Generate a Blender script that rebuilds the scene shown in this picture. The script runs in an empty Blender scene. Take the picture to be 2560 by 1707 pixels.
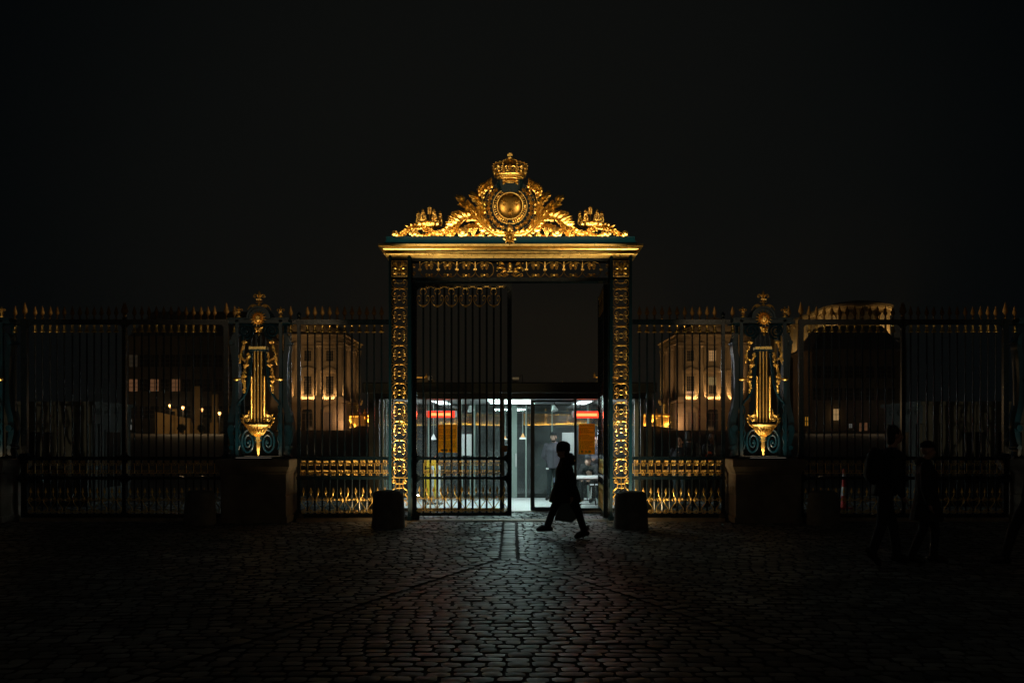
import bpy, math, random
from mathutils import Vector, Matrix
random.seed(7)
SC = bpy.context.scene
COL = SC.collection
pi = math.pi
F = 2520.0            # focal length in photo pixels
CX, EYE, DCAM = 0.03, 1.7, 20.0

def PX(px, Y=0.0): return (px - 1280.0) / F * (DCAM + Y) + CX
def PZ(py, Y=0.0): return EYE - (py - 1085.0) / F * (DCAM + Y)

# ------------------------------------------------------------------ mesh builder
class MB:
    def __init__(s): s.v = []; s.f = []; s.m = []; s.cur = 0
    def add(s, vs, fs):
        o = len(s.v); s.v.extend([tuple(p) for p in vs])
        for f in fs: s.f.append([i + o for i in f]); s.m.append(s.cur)
    def box(s, x0, x1, y0, y1, z0, z1):
        if x0 > x1: x0, x1 = x1, x0
        if y0 > y1: y0, y1 = y1, y0
        if z0 > z1: z0, z1 = z1, z0
        s.add([(x0,y0,z0),(x1,y0,z0),(x1,y1,z0),(x0,y1,z0),(x0,y0,z1),(x1,y0,z1),(x1,y1,z1),(x0,y1,z1)],
              [(0,3,2,1),(4,5,6,7),(0,1,5,4),(1,2,6,5),(2,3,7,6),(3,0,4,7)])
        return s
    def bbox(s, x0, x1, y0, y1, z0, z1, b=0.01):
        """box with chamfered vertical and top edges"""
        if x0 > x1: x0, x1 = x1, x0
        def ring(i, z): return [(x0+i+b,y0+i,z),(x1-i-b,y0+i,z),(x1-i,y0+i+b,z),(x1-i,y1-i-b,z),(x1-i-b,y1-i,z),(x0+i+b,y1-i,z),(x0+i,y1-i-b,z),(x0+i,y0+i+b,z)]
        s.loft([ring(0,z0), ring(0,z1-b), ring(b,z1)])
        return s
    def loft(s, rings, cap0=True, cap1=True, closed=True):
        n = len(rings[0]); vs = [p for r in rings for p in r]; fs = []
        for k in range(len(rings)-1):
            for i in range(n if closed else n-1):
                j = (i+1) % n
                fs.append((k*n+i, k*n+j, (k+1)*n+j, (k+1)*n+i))
        if cap0: fs.append(tuple(reversed(range(n))))
        if cap1: fs.append(tuple(range((len(rings)-1)*n, len(rings)*n)))
        s.add(vs, fs); return s
    def tube(s, pts, r, seg=6, flat=1.0, cap=True):
        pts = [Vector(p) for p in pts]; n = len(pts)
        rs = r if isinstance(r, (list, tuple)) else [r]*n
        t0 = (pts[1]-pts[0]).normalized()
        up = Vector((0,-1,0))
        if abs(t0.dot(up)) > .95: up = Vector((1,0,0))
        nrm = (up - t0*up.dot(t0)).normalized()
        rings = []
        for i in range(n):
            if i == 0: t = t0
            elif i == n-1: t = (pts[i]-pts[i-1])
            else: t = (pts[i+1]-pts[i-1])
            if t.length < 1e-9: t = t0
            t = t.normalized()
            nrm = nrm - t*nrm.dot(t)
            if nrm.length < 1e-6: nrm = t.orthogonal()
            nrm.normalize(); b = t.cross(nrm)
            rings.append([tuple(pts[i] + (nrm*math.cos(2*pi*k/seg)*flat + b*math.sin(2*pi*k/seg))*rs[i]) for k in range(seg)])
        s.loft(rings, cap, cap); return s
    def lathe(s, prof, cx, cy, cz=0.0, seg=10, sy=1.0):
        rings = [[(cx+r*math.cos(2*pi*k/seg), cy+sy*r*math.sin(2*pi*k/seg), cz+z) for k in range(seg)] for r, z in prof]
        s.loft(rings); return s
    def prism(s, poly, y0, y1):
        n = len(poly)
        a = sum(poly[i][0]*poly[(i+1)%n][1]-poly[(i+1)%n][0]*poly[i][1] for i in range(n))
        if a < 0: poly = list(reversed(poly))
        if y0 > y1: y0, y1 = y1, y0
        s.add([(x,y0,z) for x,z in poly]+[(x,y1,z) for x,z in poly],
              [tuple(range(n)), tuple(reversed(range(n,2*n)))]+[(i,i+n,(i+1)%n+n,(i+1)%n) for i in range(n)])
        return s
    def ell(s, c, rx, ry, rz, nu=10, nv=7):
        vs = [(c[0],c[1],c[2]-rz)]; fs = []
        for j in range(1,nv):
            ph = -pi/2+pi*j/nv
            for i in range(nu):
                th = 2*pi*i/nu
                vs.append((c[0]+rx*math.cos(ph)*math.cos(th), c[1]+ry*math.cos(ph)*math.sin(th), c[2]+rz*math.sin(ph)))
        vs.append((c[0],c[1],c[2]+rz)); top = len(vs)-1
        for i in range(nu):
            fs.append((0, 1+(i+1)%nu, 1+i))
            fs.append((top, top-nu+i, top-nu+(i+1)%nu))
        for j in range(nv-2):
            for i in range(nu):
                a = 1+j*nu+i; b = 1+j*nu+(i+1)%nu
                fs.append((a, b, b+nu, a+nu))
        s.add(vs, fs); return s
    def leaf(s, base, tip, w, bow=0.03, ridge=0.012, side=None, thick=0.008, ser=0.0):
        """a cupped leaf blade from base to tip lying roughly in the XZ plane, bulging to the viewer side (-Y)"""
        b = Vector(base); t = Vector(tip); d = t-b; L = d.length; d.normalize()
        sd = Vector(side) if side else Vector((-d.z, 0, d.x))
        if sd.length < 1e-5: sd = Vector((1,0,0))
        sd.normalize(); nm = d.cross(sd).normalized()
        if nm.y > 0: nm = -nm
        T = [0, .18, .38, .58, .78, .92, 1.0]; W = [.12, .62, 1.0, .9, .6, .28, .02]
        fr = []; bk = []
        for k, (u, q) in enumerate(zip(T, W)):
            q2 = q*(1+ser*(1 if k % 2 else -1))
            c = b + d*L*u + nm*bow*math.sin(pi*u)
            fr.append([c - sd*w*q2*.5 - nm*ridge*.6, c - sd*w*q2*.25 + nm*ridge*.1, c + nm*ridge*1.0, c + sd*w*q2*.25 + nm*ridge*.1, c + sd*w*q2*.5 - nm*ridge*.6, c - nm*(thick+ridge*.5)])
        s.loft([[tuple(p) for p in r] for r in fr]); return s
    def join(s, o, M=None):
        vs = o.v if M is None else [tuple(M @ Vector(p)) for p in o.v]
        off = len(s.v); s.v.extend(vs); s.f.extend([[i+off for i in f] for f in o.f]); s.m.extend(o.m); return s
    def build(s, name, mat, parent=None, smooth=True, loc=None, angle=40):
        me = bpy.data.meshes.new(name); me.from_pydata(s.v, [], s.f); me.update()
        mats = mat if isinstance(mat, (list, tuple)) else [mat]
        for m in mats: me.materials.append(m)
        if len(mats) > 1: me.polygons.foreach_set('material_index', s.m)
        if smooth:
            me.polygons.foreach_set('use_smooth', [True]*len(me.polygons))
            try: me.set_sharp_from_angle(angle=math.radians(angle))
            except Exception: pass
        o = bpy.data.objects.new(name, me); COL.objects.link(o)
        if parent is not None: o.parent = parent
        if loc: o.location = loc
        return o

def catmull(P, n=6):
    P = [Vector(p) for p in P]; out = []
    for i in range(len(P)-1):
        p0 = P[max(i-1,0)]; p1 = P[i]; p2 = P[i+1]; p3 = P[min(i+2,len(P)-1)]
        for k in range(n):
            t = k/n
            out.append(.5*((2*p1)+(p2-p0)*t+(2*p0-5*p1+4*p2-p3)*t*t+(3*p1-p0-3*p2+p3)*t**3))
    out.append(P[-1]); return out

def spiral(cx, cz, r, turns, a0, direc=1, y=0.0, inner=.15, n=None, sz=1.0):
    n = n or int(14*turns)
    out = []
    for i in range(n+1):
        t = i/n; rr = r*((1-t)+inner*t); a = a0+direc*2*pi*turns*t
        out.append((cx+rr*math.cos(a), y, cz+sz*rr*math.sin(a)))
    return out

def tag(o, label=None, cat=None, group=None, kind=None):
    if label: o['label'] = label
    if cat: o['category'] = cat
    if group: o['group'] = group
    if kind: o['kind'] = kind
    return o

def thing(name, label, cat, loc=(0,0,0), group=None, rz=0.0):
    o = bpy.data.objects.new(name, None); COL.objects.link(o)
    o.empty_display_size = .2; o.location = loc; o.rotation_euler = (0,0,rz)
    return tag(o, label, cat, group)

def copy_obj(o, parent=None, loc=None):
    c = o.copy(); COL.objects.link(c)
    if parent is not None: c.parent = parent
    if loc is not None: c.location = loc
    return c

def copy_tree(o, parent=None):
    kids = list(o.children)
    c = copy_obj(o, parent)
    for k in kids: copy_tree(k, c)
    return c

# ------------------------------------------------------------------ materials
def nodes(name):
    m = bpy.data.materials.new(name); m.use_nodes = True
    nt = m.node_tree; b = nt.nodes['Principled BSDF']; return m, nt, b

def mat(name, col, rough=.5, metal=0.0, bump=0.0, bscale=40.0, var=0.0, vscale=8.0, spec=None, coat=0.0, island=0.0, bdist=.01):
    m, nt, b = nodes(name); L = nt.links
    b.inputs['Base Color'].default_value = (*col, 1); b.inputs['Roughness'].default_value = rough
    b.inputs['Metallic'].default_value = metal
    if spec is not None: b.inputs['Specular IOR Level'].default_value = spec
    if coat: b.inputs['Coat Weight'].default_value = coat; b.inputs['Coat Roughness'].default_value = .15
    tc = nt.nodes.new('ShaderNodeTexCoord')
    src = None
    if var:
        nz = nt.nodes.new('ShaderNodeTexNoise'); nz.inputs['Scale'].default_value = vscale; nz.inputs['Detail'].default_value = 6
        L.new(tc.outputs['Object'], nz.inputs['Vector'])
        mr = nt.nodes.new('ShaderNodeMapRange'); mr.inputs['From Min'].default_value = .3; mr.inputs['From Max'].default_value = .7
        mr.inputs['To Min'].default_value = 1-var; mr.inputs['To Max'].default_value = 1+var
        L.new(nz.outputs['Fac'], mr.inputs['Value']); src = mr.outputs['Result']
    if island:
        g = nt.nodes.new('ShaderNodeNewGeometry')
        mr2 = nt.nodes.new('ShaderNodeMapRange'); mr2.inputs['To Min'].default_value = 1-island; mr2.inputs['To Max'].default_value = 1+island
        L.new(g.outputs['Random Per Island'], mr2.inputs['Value'])
        if src is None: src = mr2.outputs['Result']
        else:
            mm = nt.nodes.new('ShaderNodeMath'); mm.operation = 'MULTIPLY'; L.new(src, mm.inputs[0]); L.new(mr2.outputs['Result'], mm.inputs[1]); src = mm.outputs[0]
    if src is not None:
        vm = nt.nodes.new('ShaderNodeVectorMath'); vm.operation = 'SCALE'; vm.inputs[0].default_value = col
        L.new(src, vm.inputs['Scale']); L.new(vm.outputs[0], b.inputs['Base Color'])
    if bump:
        nb = nt.nodes.new('ShaderNodeTexNoise'); nb.inputs['Scale'].default_value = bscale; nb.inputs['Detail'].default_value = 5
        L.new(tc.outputs['Object'], nb.inputs['Vector'])
        bp = nt.nodes.new('ShaderNodeBump'); bp.inputs['Strength'].default_value = bump; bp.inputs['Distance'].default_value = bdist
        L.new(nb.outputs['Fac'], bp.inputs['Height']); L.new(bp.outputs[0], b.inputs['Normal'])
        mr3 = nt.nodes.new('ShaderNodeMapRange'); mr3.inputs['To Min'].default_value = max(.02, rough-.12); mr3.inputs['To Max'].default_value = min(1, rough+.12)
        L.new(nb.outputs['Fac'], mr3.inputs['Value']); L.new(mr3.outputs['Result'], b.inputs['Roughness'])
    return m

def emit(name, col, strength):
    m, nt, b = nodes(name)
    b.inputs['Base Color'].default_value = (*[c*.5 for c in col], 1)
    b.inputs['Emission Color'].default_value = (*col, 1); b.inputs['Emission Strength'].default_value = strength
    return m

def glass(name, tint, refl=1.0, dust=0.0, rough=0.02):
    m, nt, b = nodes(name); L = nt.links; nt.nodes.remove(b)
    out = nt.nodes['Material Output']
    tr = nt.nodes.new('ShaderNodeBsdfTransparent'); tr.inputs[0].default_value = (*tint, 1)
    gl = nt.nodes.new('ShaderNodeBsdfGlossy'); gl.inputs['Roughness'].default_value = rough; gl.inputs['Color'].default_value = (refl, refl, refl, 1)
    fr = nt.nodes.new('ShaderNodeFresnel'); fr.inputs[0].default_value = 1.5
    mx = nt.nodes.new('ShaderNodeMixShader'); L.new(fr.outputs[0], mx.inputs[0]); L.new(tr.outputs[0], mx.inputs[1]); L.new(gl.outputs[0], mx.inputs[2])
    last = mx
    if dust:
        df = nt.nodes.new('ShaderNodeBsdfDiffuse'); df.inputs[0].default_value = (.7,.75,.76,1)
        tc = nt.nodes.new('ShaderNodeTexCoord'); nz = nt.nodes.new('ShaderNodeTexNoise'); nz.inputs['Scale'].default_value = 1.6; nz.inputs['Detail'].default_value = 7
        L.new(tc.outputs['Object'], nz.inputs['Vector'])
        mr = nt.nodes.new('ShaderNodeMapRange'); mr.inputs['From Min'].default_value = .35; mr.inputs['From Max'].default_value = .7; mr.inputs['To Min'].default_value = dust*.25; mr.inputs['To Max'].default_value = dust
        L.new(nz.outputs['Fac'], mr.inputs['Value'])
        m2 = nt.nodes.new('ShaderNodeMixShader'); L.new(mr.outputs['Result'], m2.inputs[0]); L.new(mx.outputs[0], m2.inputs[1]); L.new(df.outputs[0], m2.inputs[2]); last = m2
    L.new(last.outputs[0], out.inputs['Surface']); return m

GOLD = mat('gilded_iron', (.95,.63,.19), .36, 1.0, bump=.3, bscale=45, var=.3, vscale=11)
GOLD2 = mat('gilded_cornice', (.98,.71,.26), .31, 1.0, bump=.1, bscale=16, var=.14, vscale=9, bdist=.006)
GOLDS = mat('matt_gilding', (.95,.63,.19), .5, 1.0, bump=.2, bscale=45, var=.1, vscale=14)
GOLD_DIM = mat('dimmed_gilding', (.17,.095,.03), .45, 1.0, bump=.3, bscale=50, var=.2, vscale=20)  # same gilding, its darker base stands in for the weak light on spearheads
TEAL = mat('teal_painted_iron', (.0008,.022,.042), .36, 0.0, bump=.12, bscale=25, var=.15, vscale=6, spec=.3, coat=.12)
IRON = mat('dark_blue_painted_iron', (.0022,.008,.014), .24, 0.0, bump=.1, bscale=30, coat=.25)
STONE = mat('pedestal_limestone', (.24,.20,.15), .8, 0.0, bump=.5, bscale=18, var=.3, vscale=3)
DSTONE = mat('bollard_stone', (.17,.16,.14), .85, 0.0, bump=.6, bscale=30, var=.3, vscale=6)
KERB = mat('threshold_stone', (.34,.28,.2), .65, 0.0, bump=.5, bscale=12, var=.35, vscale=4)
# lamp powers in watts
PW = dict(lyre=7, lyre_up=2000, lyre_up2=70, fore=95, cornice=17, curb=8, proj=4600, foot=31, foot2=360, spill=3, tube=24, tube_side=14, tube_in=20, panel=24, heat=5.0, wing=50, wing_strip=950, wing_proj=2900, side=34, corner=230, front_flood=60, royal=800, ridge=500, chapel=200, lamp=180, rcourt=120)
# ================================================================== camera, world
cam = bpy.data.cameras.new('camera'); camo = bpy.data.objects.new('camera', cam); COL.objects.link(camo)
camo.location = (CX, -DCAM, EYE); camo.rotation_euler = (pi/2, 0, 0)
cam.sensor_width = 36; cam.lens = 36*F/2560; cam.shift_y = (1085-853.5)/2560; cam.clip_end = 2000; cam.clip_start = .1
SC.camera = camo
w = bpy.data.worlds.new('World'); SC.world = w; w.use_nodes = True
nt = w.node_tree; L = nt.links; bg = nt.nodes['Background']
tc = nt.nodes.new('ShaderNodeTexCoord')
# foggy city glow: warm grey towards the lit palace (+Y), falling to blue-black away from it
dt = nt.nodes.new('ShaderNodeVectorMath'); dt.operation = 'DOT_PRODUCT'; dt.inputs[1].default_value = Vector((0,.985,.17)).normalized()
L.new(tc.outputs['Generated'], dt.inputs[0])
mr = nt.nodes.new('ShaderNodeMapRange'); mr.inputs['From Min'].default_value = .86; mr.inputs['From Max'].default_value = 1.0; mr.interpolation_type = 'SMOOTHSTEP'
L.new(dt.outputs['Value'], mr.inputs['Value'])
cr = nt.nodes.new('ShaderNodeMixRGB'); cr.inputs[1].default_value = (.0008,.0015,.0019,1); cr.inputs[2].default_value = (.0040,.0044,.0040,1)
nz = nt.nodes.new('ShaderNodeTexNoise'); nz.inputs['Scale'].default_value = 2.5; nz.inputs['Detail'].default_value = 4; L.new(tc.outputs['Generated'], nz.inputs['Vector'])
mm = nt.nodes.new('ShaderNodeMath'); mm.operation = 'MULTIPLY_ADD'; mm.inputs[1].default_value = .25; mm.inputs[2].default_value = -.125
L.new(nz.outputs['Fac'], mm.inputs[0])
ad = nt.nodes.new('ShaderNodeMath'); ad.operation = 'ADD'; ad.use_clamp = True; L.new(mr.outputs['Result'], ad.inputs[0]); L.new(mm.outputs[0], ad.inputs[1])
L.new(ad.outputs[0], cr.inputs[0]); L.new(cr.outputs[0], bg.inputs['Color']); bg.inputs['Strength'].default_value = 1.0
SC.view_settings.view_transform = 'Standard'; SC.view_settings.look = 'None'; SC.view_settings.exposure = 0; SC.view_settings.gamma = 1
SC.render.engine = 'CYCLES'
SC.cycles.use_denoising = True; SC.cycles.max_bounces = 8; SC.cycles.transparent_max_bounces = 16
SC.cycles.caustics_reflective = False; SC.cycles.caustics_refractive = False; SC.cycles.sample_clamp_indirect = 4.0
SC.cycles.use_light_tree = True

def area(name, loc, size, power, col, direction=(0,0,1), spread=180, size_y=None, parent=None):
    l = bpy.data.lights.new(name, 'AREA'); l.energy = power; l.color = col
    l.shape = 'RECTANGLE' if size_y else 'SQUARE'; l.size = size
    if size_y: l.size_y = size_y
    l.spread = math.radians(spread)
    o = bpy.data.objects.new(name, l); COL.objects.link(o); o.location = loc
    d = Vector(direction).normalized(); o.rotation_euler = d.to_track_quat('-Z', 'Y').to_euler()
    return o
def spot(name, loc, target, power, col, ang=60, blend=.6, rad=.05):
    l = bpy.data.lights.new(name, 'SPOT'); l.energy = power; l.color = col; l.spot_size = math.radians(ang); l.spot_blend = blend; l.shadow_soft_size = rad
    o = bpy.data.objects.new(name, l); COL.objects.link(o); o.location = loc
    o.rotation_euler = (Vector(target)-Vector(loc)).to_track_quat('-Z','Y').to_euler(); return o
def point(name, loc, power, col, rad=.05):
    l = bpy.data.lights.new(name, 'POINT'); l.energy = power; l.color = col; l.shadow_soft_size = rad
    o = bpy.data.objects.new(name, l); COL.objects.link(o); o.location = loc; return o
WARM = (1.0,.62,.26); WARM2 = (1.0,.5,.2); COOL = (.68,1.0,.94)

# ================================================================== ground
COB = mat('damp_cobble', (.17,.175,.16), .5, 0, bump=.3, bscale=16, var=.55, vscale=1.1, island=.7, bdist=.007)
SOIL = mat('paving_joints', (.03,.029,.026), .9, 0, bump=.5, bscale=60)
COURT = mat('courtyard_paving', (.10,.092,.08), .75, 0, bump=.6, bscale=3, var=.3, vscale=1.5, bdist=.03)
EDGE = mat('dirty_cobble_edge', (.06,.058,.052), .95, 0, spec=.05)
def court_z(Y):
    if Y < 12: return 0.0
    if Y < 170: return 2.45*(Y-12)/158.0
    if Y < 185: return 2.45+.9*(Y-170)/15.0
    return 3.35
g = MB()
xs = [-900,-200,-60,-25,-12,12,25,60,200,900]; ys = [-200,-40,-15,0,8,12,40,80,120,170,185,260,500,1200]
vs = [(x, y, court_z(y)-(.0165 if y <= 8 else .012)) for y in ys for x in xs]; n = len(xs)
g.add(vs, [(j*n+i, j*n+i+1, (j+1)*n+i+1, (j+1)*n+i) for j in range(len(ys)-1) for i in range(n-1)])
tag(g.build('ground', [SOIL], None, smooth=False), kind='structure')
g = MB()
ys2 = [8.2,12,40,80,120,170,185,260]; xs2 = [-150,-40,-12,12,40,150]; n = len(xs2)
g.add([(x,y,court_z(y)+.002) for y in ys2 for x in xs2], [(j*n+i, j*n+i+1, (j+1)*n+i+1, (j+1)*n+i) for j in range(len(ys2)-1) for i in range(n-1)])
tag(g.build('courtyard', COURT, None, smooth=False), kind='structure')

def stone(mb, cx, cy, lx, ly, a, rnd):
    ca, sa = math.cos(a), math.sin(a); dz = rnd.uniform(-.005,.005)+.003*math.sin(cx*1.3+.6*math.sin(cy*.9))*math.sin(cy*1.1+cx*.35)-.0005; tx = rnd.uniform(-.03,.03); ty = rnd.uniform(-.055,.055)
    c = min(lx,ly)*.2
    base = [(-lx/2+c,-ly/2),(lx/2-c,-ly/2),(lx/2,-ly/2+c),(lx/2,ly/2-c),(lx/2-c,ly/2),(-lx/2+c,ly/2),(-lx/2,ly/2-c),(-lx/2,-ly/2+c)]
    jit = [(x+rnd.uniform(-.006,.006), y+rnd.uniform(-.006,.006)) for x,y in base]
    vs = []
    for sc_, z in ((1.0,-.03),(.99,-.006),(.93,.003),(.6,.0065)):
        for x, y in jit:
            X, Y_ = x*sc_, y*sc_
            vs.append((cx+X*ca-Y_*sa, cy+X*sa+Y_*ca, z+dz+X*tx+Y_*ty-.008))
    vs.append((cx,cy,.0072+dz-.008))
    fs = []
    for k in range(3):
        for i in range(8): fs.append((k*8+i, k*8+(i+1)%8, (k+1)*8+(i+1)%8, (k+1)*8+i))
    for i in range(8): fs.append((24+i, 24+(i+1)%8, 32))
    mb.cur = 1; n0 = len(mb.m); mb.add(vs, fs)
    for i in range(16, 32): mb.m[n0+i] = 0
def pave(mb, x0, x1, y0, y1, ang, inside, rnd, pitch=.152, lw=(.145,.215)):
    """courses of setts in a frame turned by ang"""
    ca, sa = math.cos(ang), math.sin(ang)
    R = max(abs(x0),abs(x1),abs(y0),abs(y1))*1.45
    v = -R
    while v < R:
        p = pitch*rnd.uniform(.9,1.1)
        st = .02; u = -R; run = None; runs = []
        while u < R:
            X = u*ca-(v+p/2)*sa; Y_ = u*sa+(v+p/2)*ca
            ok = x0 < X < x1 and y0 < Y_ < y1 and abs(X) < 1280/F*(DCAM+Y_)+.8 and inside(X, Y_)
            if ok and run is None: run = u
            if not ok and run is not None: runs.append((run, u)); run = None
            u += st
        for a0, b0 in runs:
            u = a0; first = True
            while u < b0-.06:
                l = rnd.uniform(*lw)*(rnd.uniform(.5,1) if first else 1); first = False
                if b0-(u+l) < .09: l = b0-u
                m_ = u+l/2; stone(mb, m_*ca-(v+p/2)*sa, m_*sa+(v+p/2)*ca, l-.012, p-.013, ang+rnd.uniform(-.015,.015), rnd)
                u += l
        v += p
rnd = random.Random(3)
cb = MB()
def vhalf(Y): return .122 if Y > -6.2 else .122+.36*(-6.2-Y)
pave(cb, -12,12,-14.4,-6.2, 0.0, lambda X,Y: abs(X+.02) < vhalf(Y)-.02, rnd)
pave(cb, -12,-.0,-14.4,-.25, math.radians(4.5), lambda X,Y: X+.02 < -vhalf(Y)-.015-(.17 if Y < -6.2 else 0), rnd)
pave(cb, 0,12,-14.4,-.25, math.radians(-4.5), lambda X,Y: X+.02 > vhalf(Y)+.015+(.17 if Y < -6.2 else 0), rnd)
pave(cb, -12,12,.28,8.2, 0.0, lambda X,Y: not (abs(X) < 3.0 and Y > 2.15), rnd, pitch=.19)
# single course of long setts: the line down the middle and the two diagonals of the V
y = -.3
while y > -6.1:
    l = rnd.uniform(.13,.165); stone(cb, -.02, y-l/2, .225, l-.018, 0, rnd); y -= l
for sg in (-1,1):
    t = 0.0
    while t < 9:
        l = rnd.uniform(.2,.27); a = math.atan2(-1, .36*sg); L_ = math.hypot(1,.36)
        X = -.02+sg*(.14+.09+.36*(t+l/2)/L_); Y_ = -6.2-(t+l/2)/L_
        if Y_ > -14.3: stone(cb, X, Y_, l-.02, .15, a, rnd)
        t += l
tag(cb.build('cobbles', [COB, EDGE], None), kind='structure')
# stone threshold strips under the fences
k = MB()
for x0, x1 in ((PX(745),PX(972)),(PX(1582),PX(1808)),(PX(60),PX(556)),(PX(2010),PX(2512))):
    k.bbox(x0, x1, -.2, .22, -.02, .05, .012)
for q in range(9): k.bbox(-2.36+q*.53,-2.36+q*.53+.52,-.235,.265,-.05,.003,.006)
tag(k.build('kerb', KERB), kind='structure')

# ================================================================== iron bar work (shared meshes, local origin on the bar axis)
Z_TOP, Z_A, Z_B, Z_LOW = PZ(805), PZ(1145), PZ(1194.5), PZ(1288)
BR = .0165
def bar_proto(z0, z1):
    m = MB(); m.lathe([(BR,z0),(BR,z1)], 0,0,0,8); return m
def spear_proto(s=1.0):
    m = MB()
    prof = [(.012,0),(.026,.012),(.026,.024),(.013,.034),(.012,.05),(.02,.06),(.02,.068),(.012,.076)]
    m.lathe([(r*s,z*s) for r,z in prof],0,0,0,8)
    o = [(.012,.07),(.047,.12),(.035,.165),(.014,.235),(.0,.275)]
    m.loft([[(r*s*math.cos(a), r*s*.32*math.sin(a), z*s) for a in (0,pi/2,pi,3*pi/2)] for r,z in [(max(a,.001),b) for a,b in o]])
    return m
def cap_proto():
    m = MB()
    m.lathe([(.008,-.03),(.02,-.036),(.027,-.05),(.022,-.066),(.018,-.07),(.021,-.085),(.026,-.12),(.033,-.15),(.046,-.166),(.05,-.172),(.05,-.184),(.03,-.188)],0,0,0,12)
    return m
def band_scroll_proto(zt, zb, p, y=-.03):
    """the gilded double curls between the two middle rails, one per gap"""
    m = MB(); r = .0048; zm = zt-.105; zn = zb+.1
    for zr, sg in ((zm,1),(zn,-1)):
        m.box(-p/2, p/2, y-.006, y+.006, zr-.005, zr+.005)
        for sx in (-1,1):
            m.tube(spiral(sx*.027, zr+.04, .024, 1.4, pi/2*(1+sx), -sx, y), [r]*20+[r*.6] if False else r, 5)
            m.tube(spiral(sx*.022, zr-.026, .015, 1.2, pi/2*(1+sx), sx, y), .0038, 5)
        m.ell((0,y,zr+.01), .008,.008,.02, 6,5)
    m.box(-p/2+.006, -p/2+.018, y-.006, y+.006, zn, zm)
    return m
def arrow_proto(z0, p, y=-.03, mir=1):
    m = MB(); r = .0085
    zs = z0+.31; zl = z0+.075
    # arrow head and stem
    m.loft([[(q*math.cos(a), y+q*.35*math.sin(a), z) for a in (0,pi/2,pi,3*pi/2)] for q,z in ((.006,z0+.45),(.031,z0+.455),(.018,z0+.5),(.001,z0+.56))])
    m.tube(catmull([(0,y,z0+.46),(.0,y,z0+.42),(-.012*mir,y,z0+.385),(-.04*mir,y,zs+.035),(-.045*mir,y,zs)],5), r, 6)
    m.tube(spiral(0, zs, .046, 1.6, pi, -1 if mir < 0 else -1, y, .2), r, 6)
    m.tube(catmull([(-.046*mir,y,zs),(-.03*mir,y,zs-.06),(.03*mir,y,zl+.09),(.05*mir,y,zl+.04)],4), r, 6)
    m.tube(spiral(0, zl, .05, 1.7, 0 if mir > 0 else pi, mir, y, .2), r, 6)
    m.box(-p/2, -.04, y-.006, y+.006, zs-.008, zs+.008); m.box(.04, p/2, y-.006, y+.006, zs-.008, zs+.008)
    m.box(-p/2, -.045, y-.006, y+.006, zl-.008, zl+.008); m.box(.045, p/2, y-.006, y+.006, zl-.008, zl+.008)
    return m
PITCH = 18.5/126
bar_f = None
P_BAR = bar_proto(Z_LOW, Z_TOP); P_SPEAR = spear_proto(); P_CAP = cap_proto()
P_BAND = band_scroll_proto(Z_A, Z_B, PITCH); P_ARR = [arrow_proto(Z_LOW, PITCH, mir=1), arrow_proto(Z_LOW, PITCH, mir=-1)]
protos = {}
def inst(key, mb, name, mt, parent, loc):
    if key not in protos:
        o = mb.build(name, mt, parent); protos[key] = o
    else:
        o = copy_obj(protos[key], parent)
    o.name = name; o.location = loc; return o

def gusset(mb, x, z, sx, sz, r, y0, y1):
    """concave corner filler whose right angle is at (x,z), opening towards (sx,sz)"""
    poly = [(x,z)] + [(x+sx*r*(1-math.cos(a)), z+sz*r*(1-math.sin(a))) for a in [pi/2*k/6 for k in range(7)]]
    mb.prism(poly, y0, y1)

def fence(root, x0, x1, barpx, y=0.0, gapscrolls=None, spear=True, z_top=Z_TOP, feet=()):
    """rails, bars with gilded caps and spear heads, gilded bands, from world x0 to x1"""
    m = MB(); m.box(x0, x1, y-.024, y+.024, z_top-.05, z_top+.05); m.build('top_rail', IRON, root, smooth=False)
    m = MB(); m.box(x0, x1, y-.022, y+.022, Z_A-.032, Z_A+.032); m.build('middle_rail', IRON, root, smooth=False)
    m = MB(); m.box(x0, x1, y-.022, y+.022, Z_B-.03, Z_B+.03); m.build('middle_rail', IRON, root, smooth=False)
    m = MB(); m.box(x0, x1, y-.024, y+.024, Z_LOW-.036, Z_LOW+.036); m.build('bottom_rail', IRON, root, smooth=False)
    for px in barpx:
        X = PX(px)
        b = inst('bar', P_BAR, 'bar', IRON, root, (X, y, 0))
        if spear: inst('spear', P_SPEAR, 'spearhead', GOLD_DIM, b, (0,0,z_top+.05))
        inst('cap', P_CAP, 'gilded_cap', GOLD, b, (0,0,z_top-.02))
    bs = sorted(PX(p) for p in barpx)
    gaps = [(bs[i]+bs[i+1])/2 for i in range(len(bs)-1)]
    gaps = [bs[0]-PITCH/2] + gaps + [bs[-1]+PITCH/2]
    for i, X in enumerate(gaps):
        if X < x0+.03 or X > x1-.03: continue
        inst('band', P_BAND, 'band_scroll', GOLD, root, (X, y, 0))
        inst('arr%d' % (i % 2), P_ARR[i % 2], 'arrow_scroll', GOLD, root, (X, y, 0))
    for px in feet:
        m = MB(); X = PX(px); m.loft([[(X+a*q, y-.02+b*q*.8, z) for a,b in ((-1,-1),(1,-1),(1,1),(-1,1))] for q,z in ((.13,.05),(.1,.065),(.045,.1),(.035,Z_LOW-.03))])
        m.build('foot', IRON, root, smooth=False)

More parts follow.
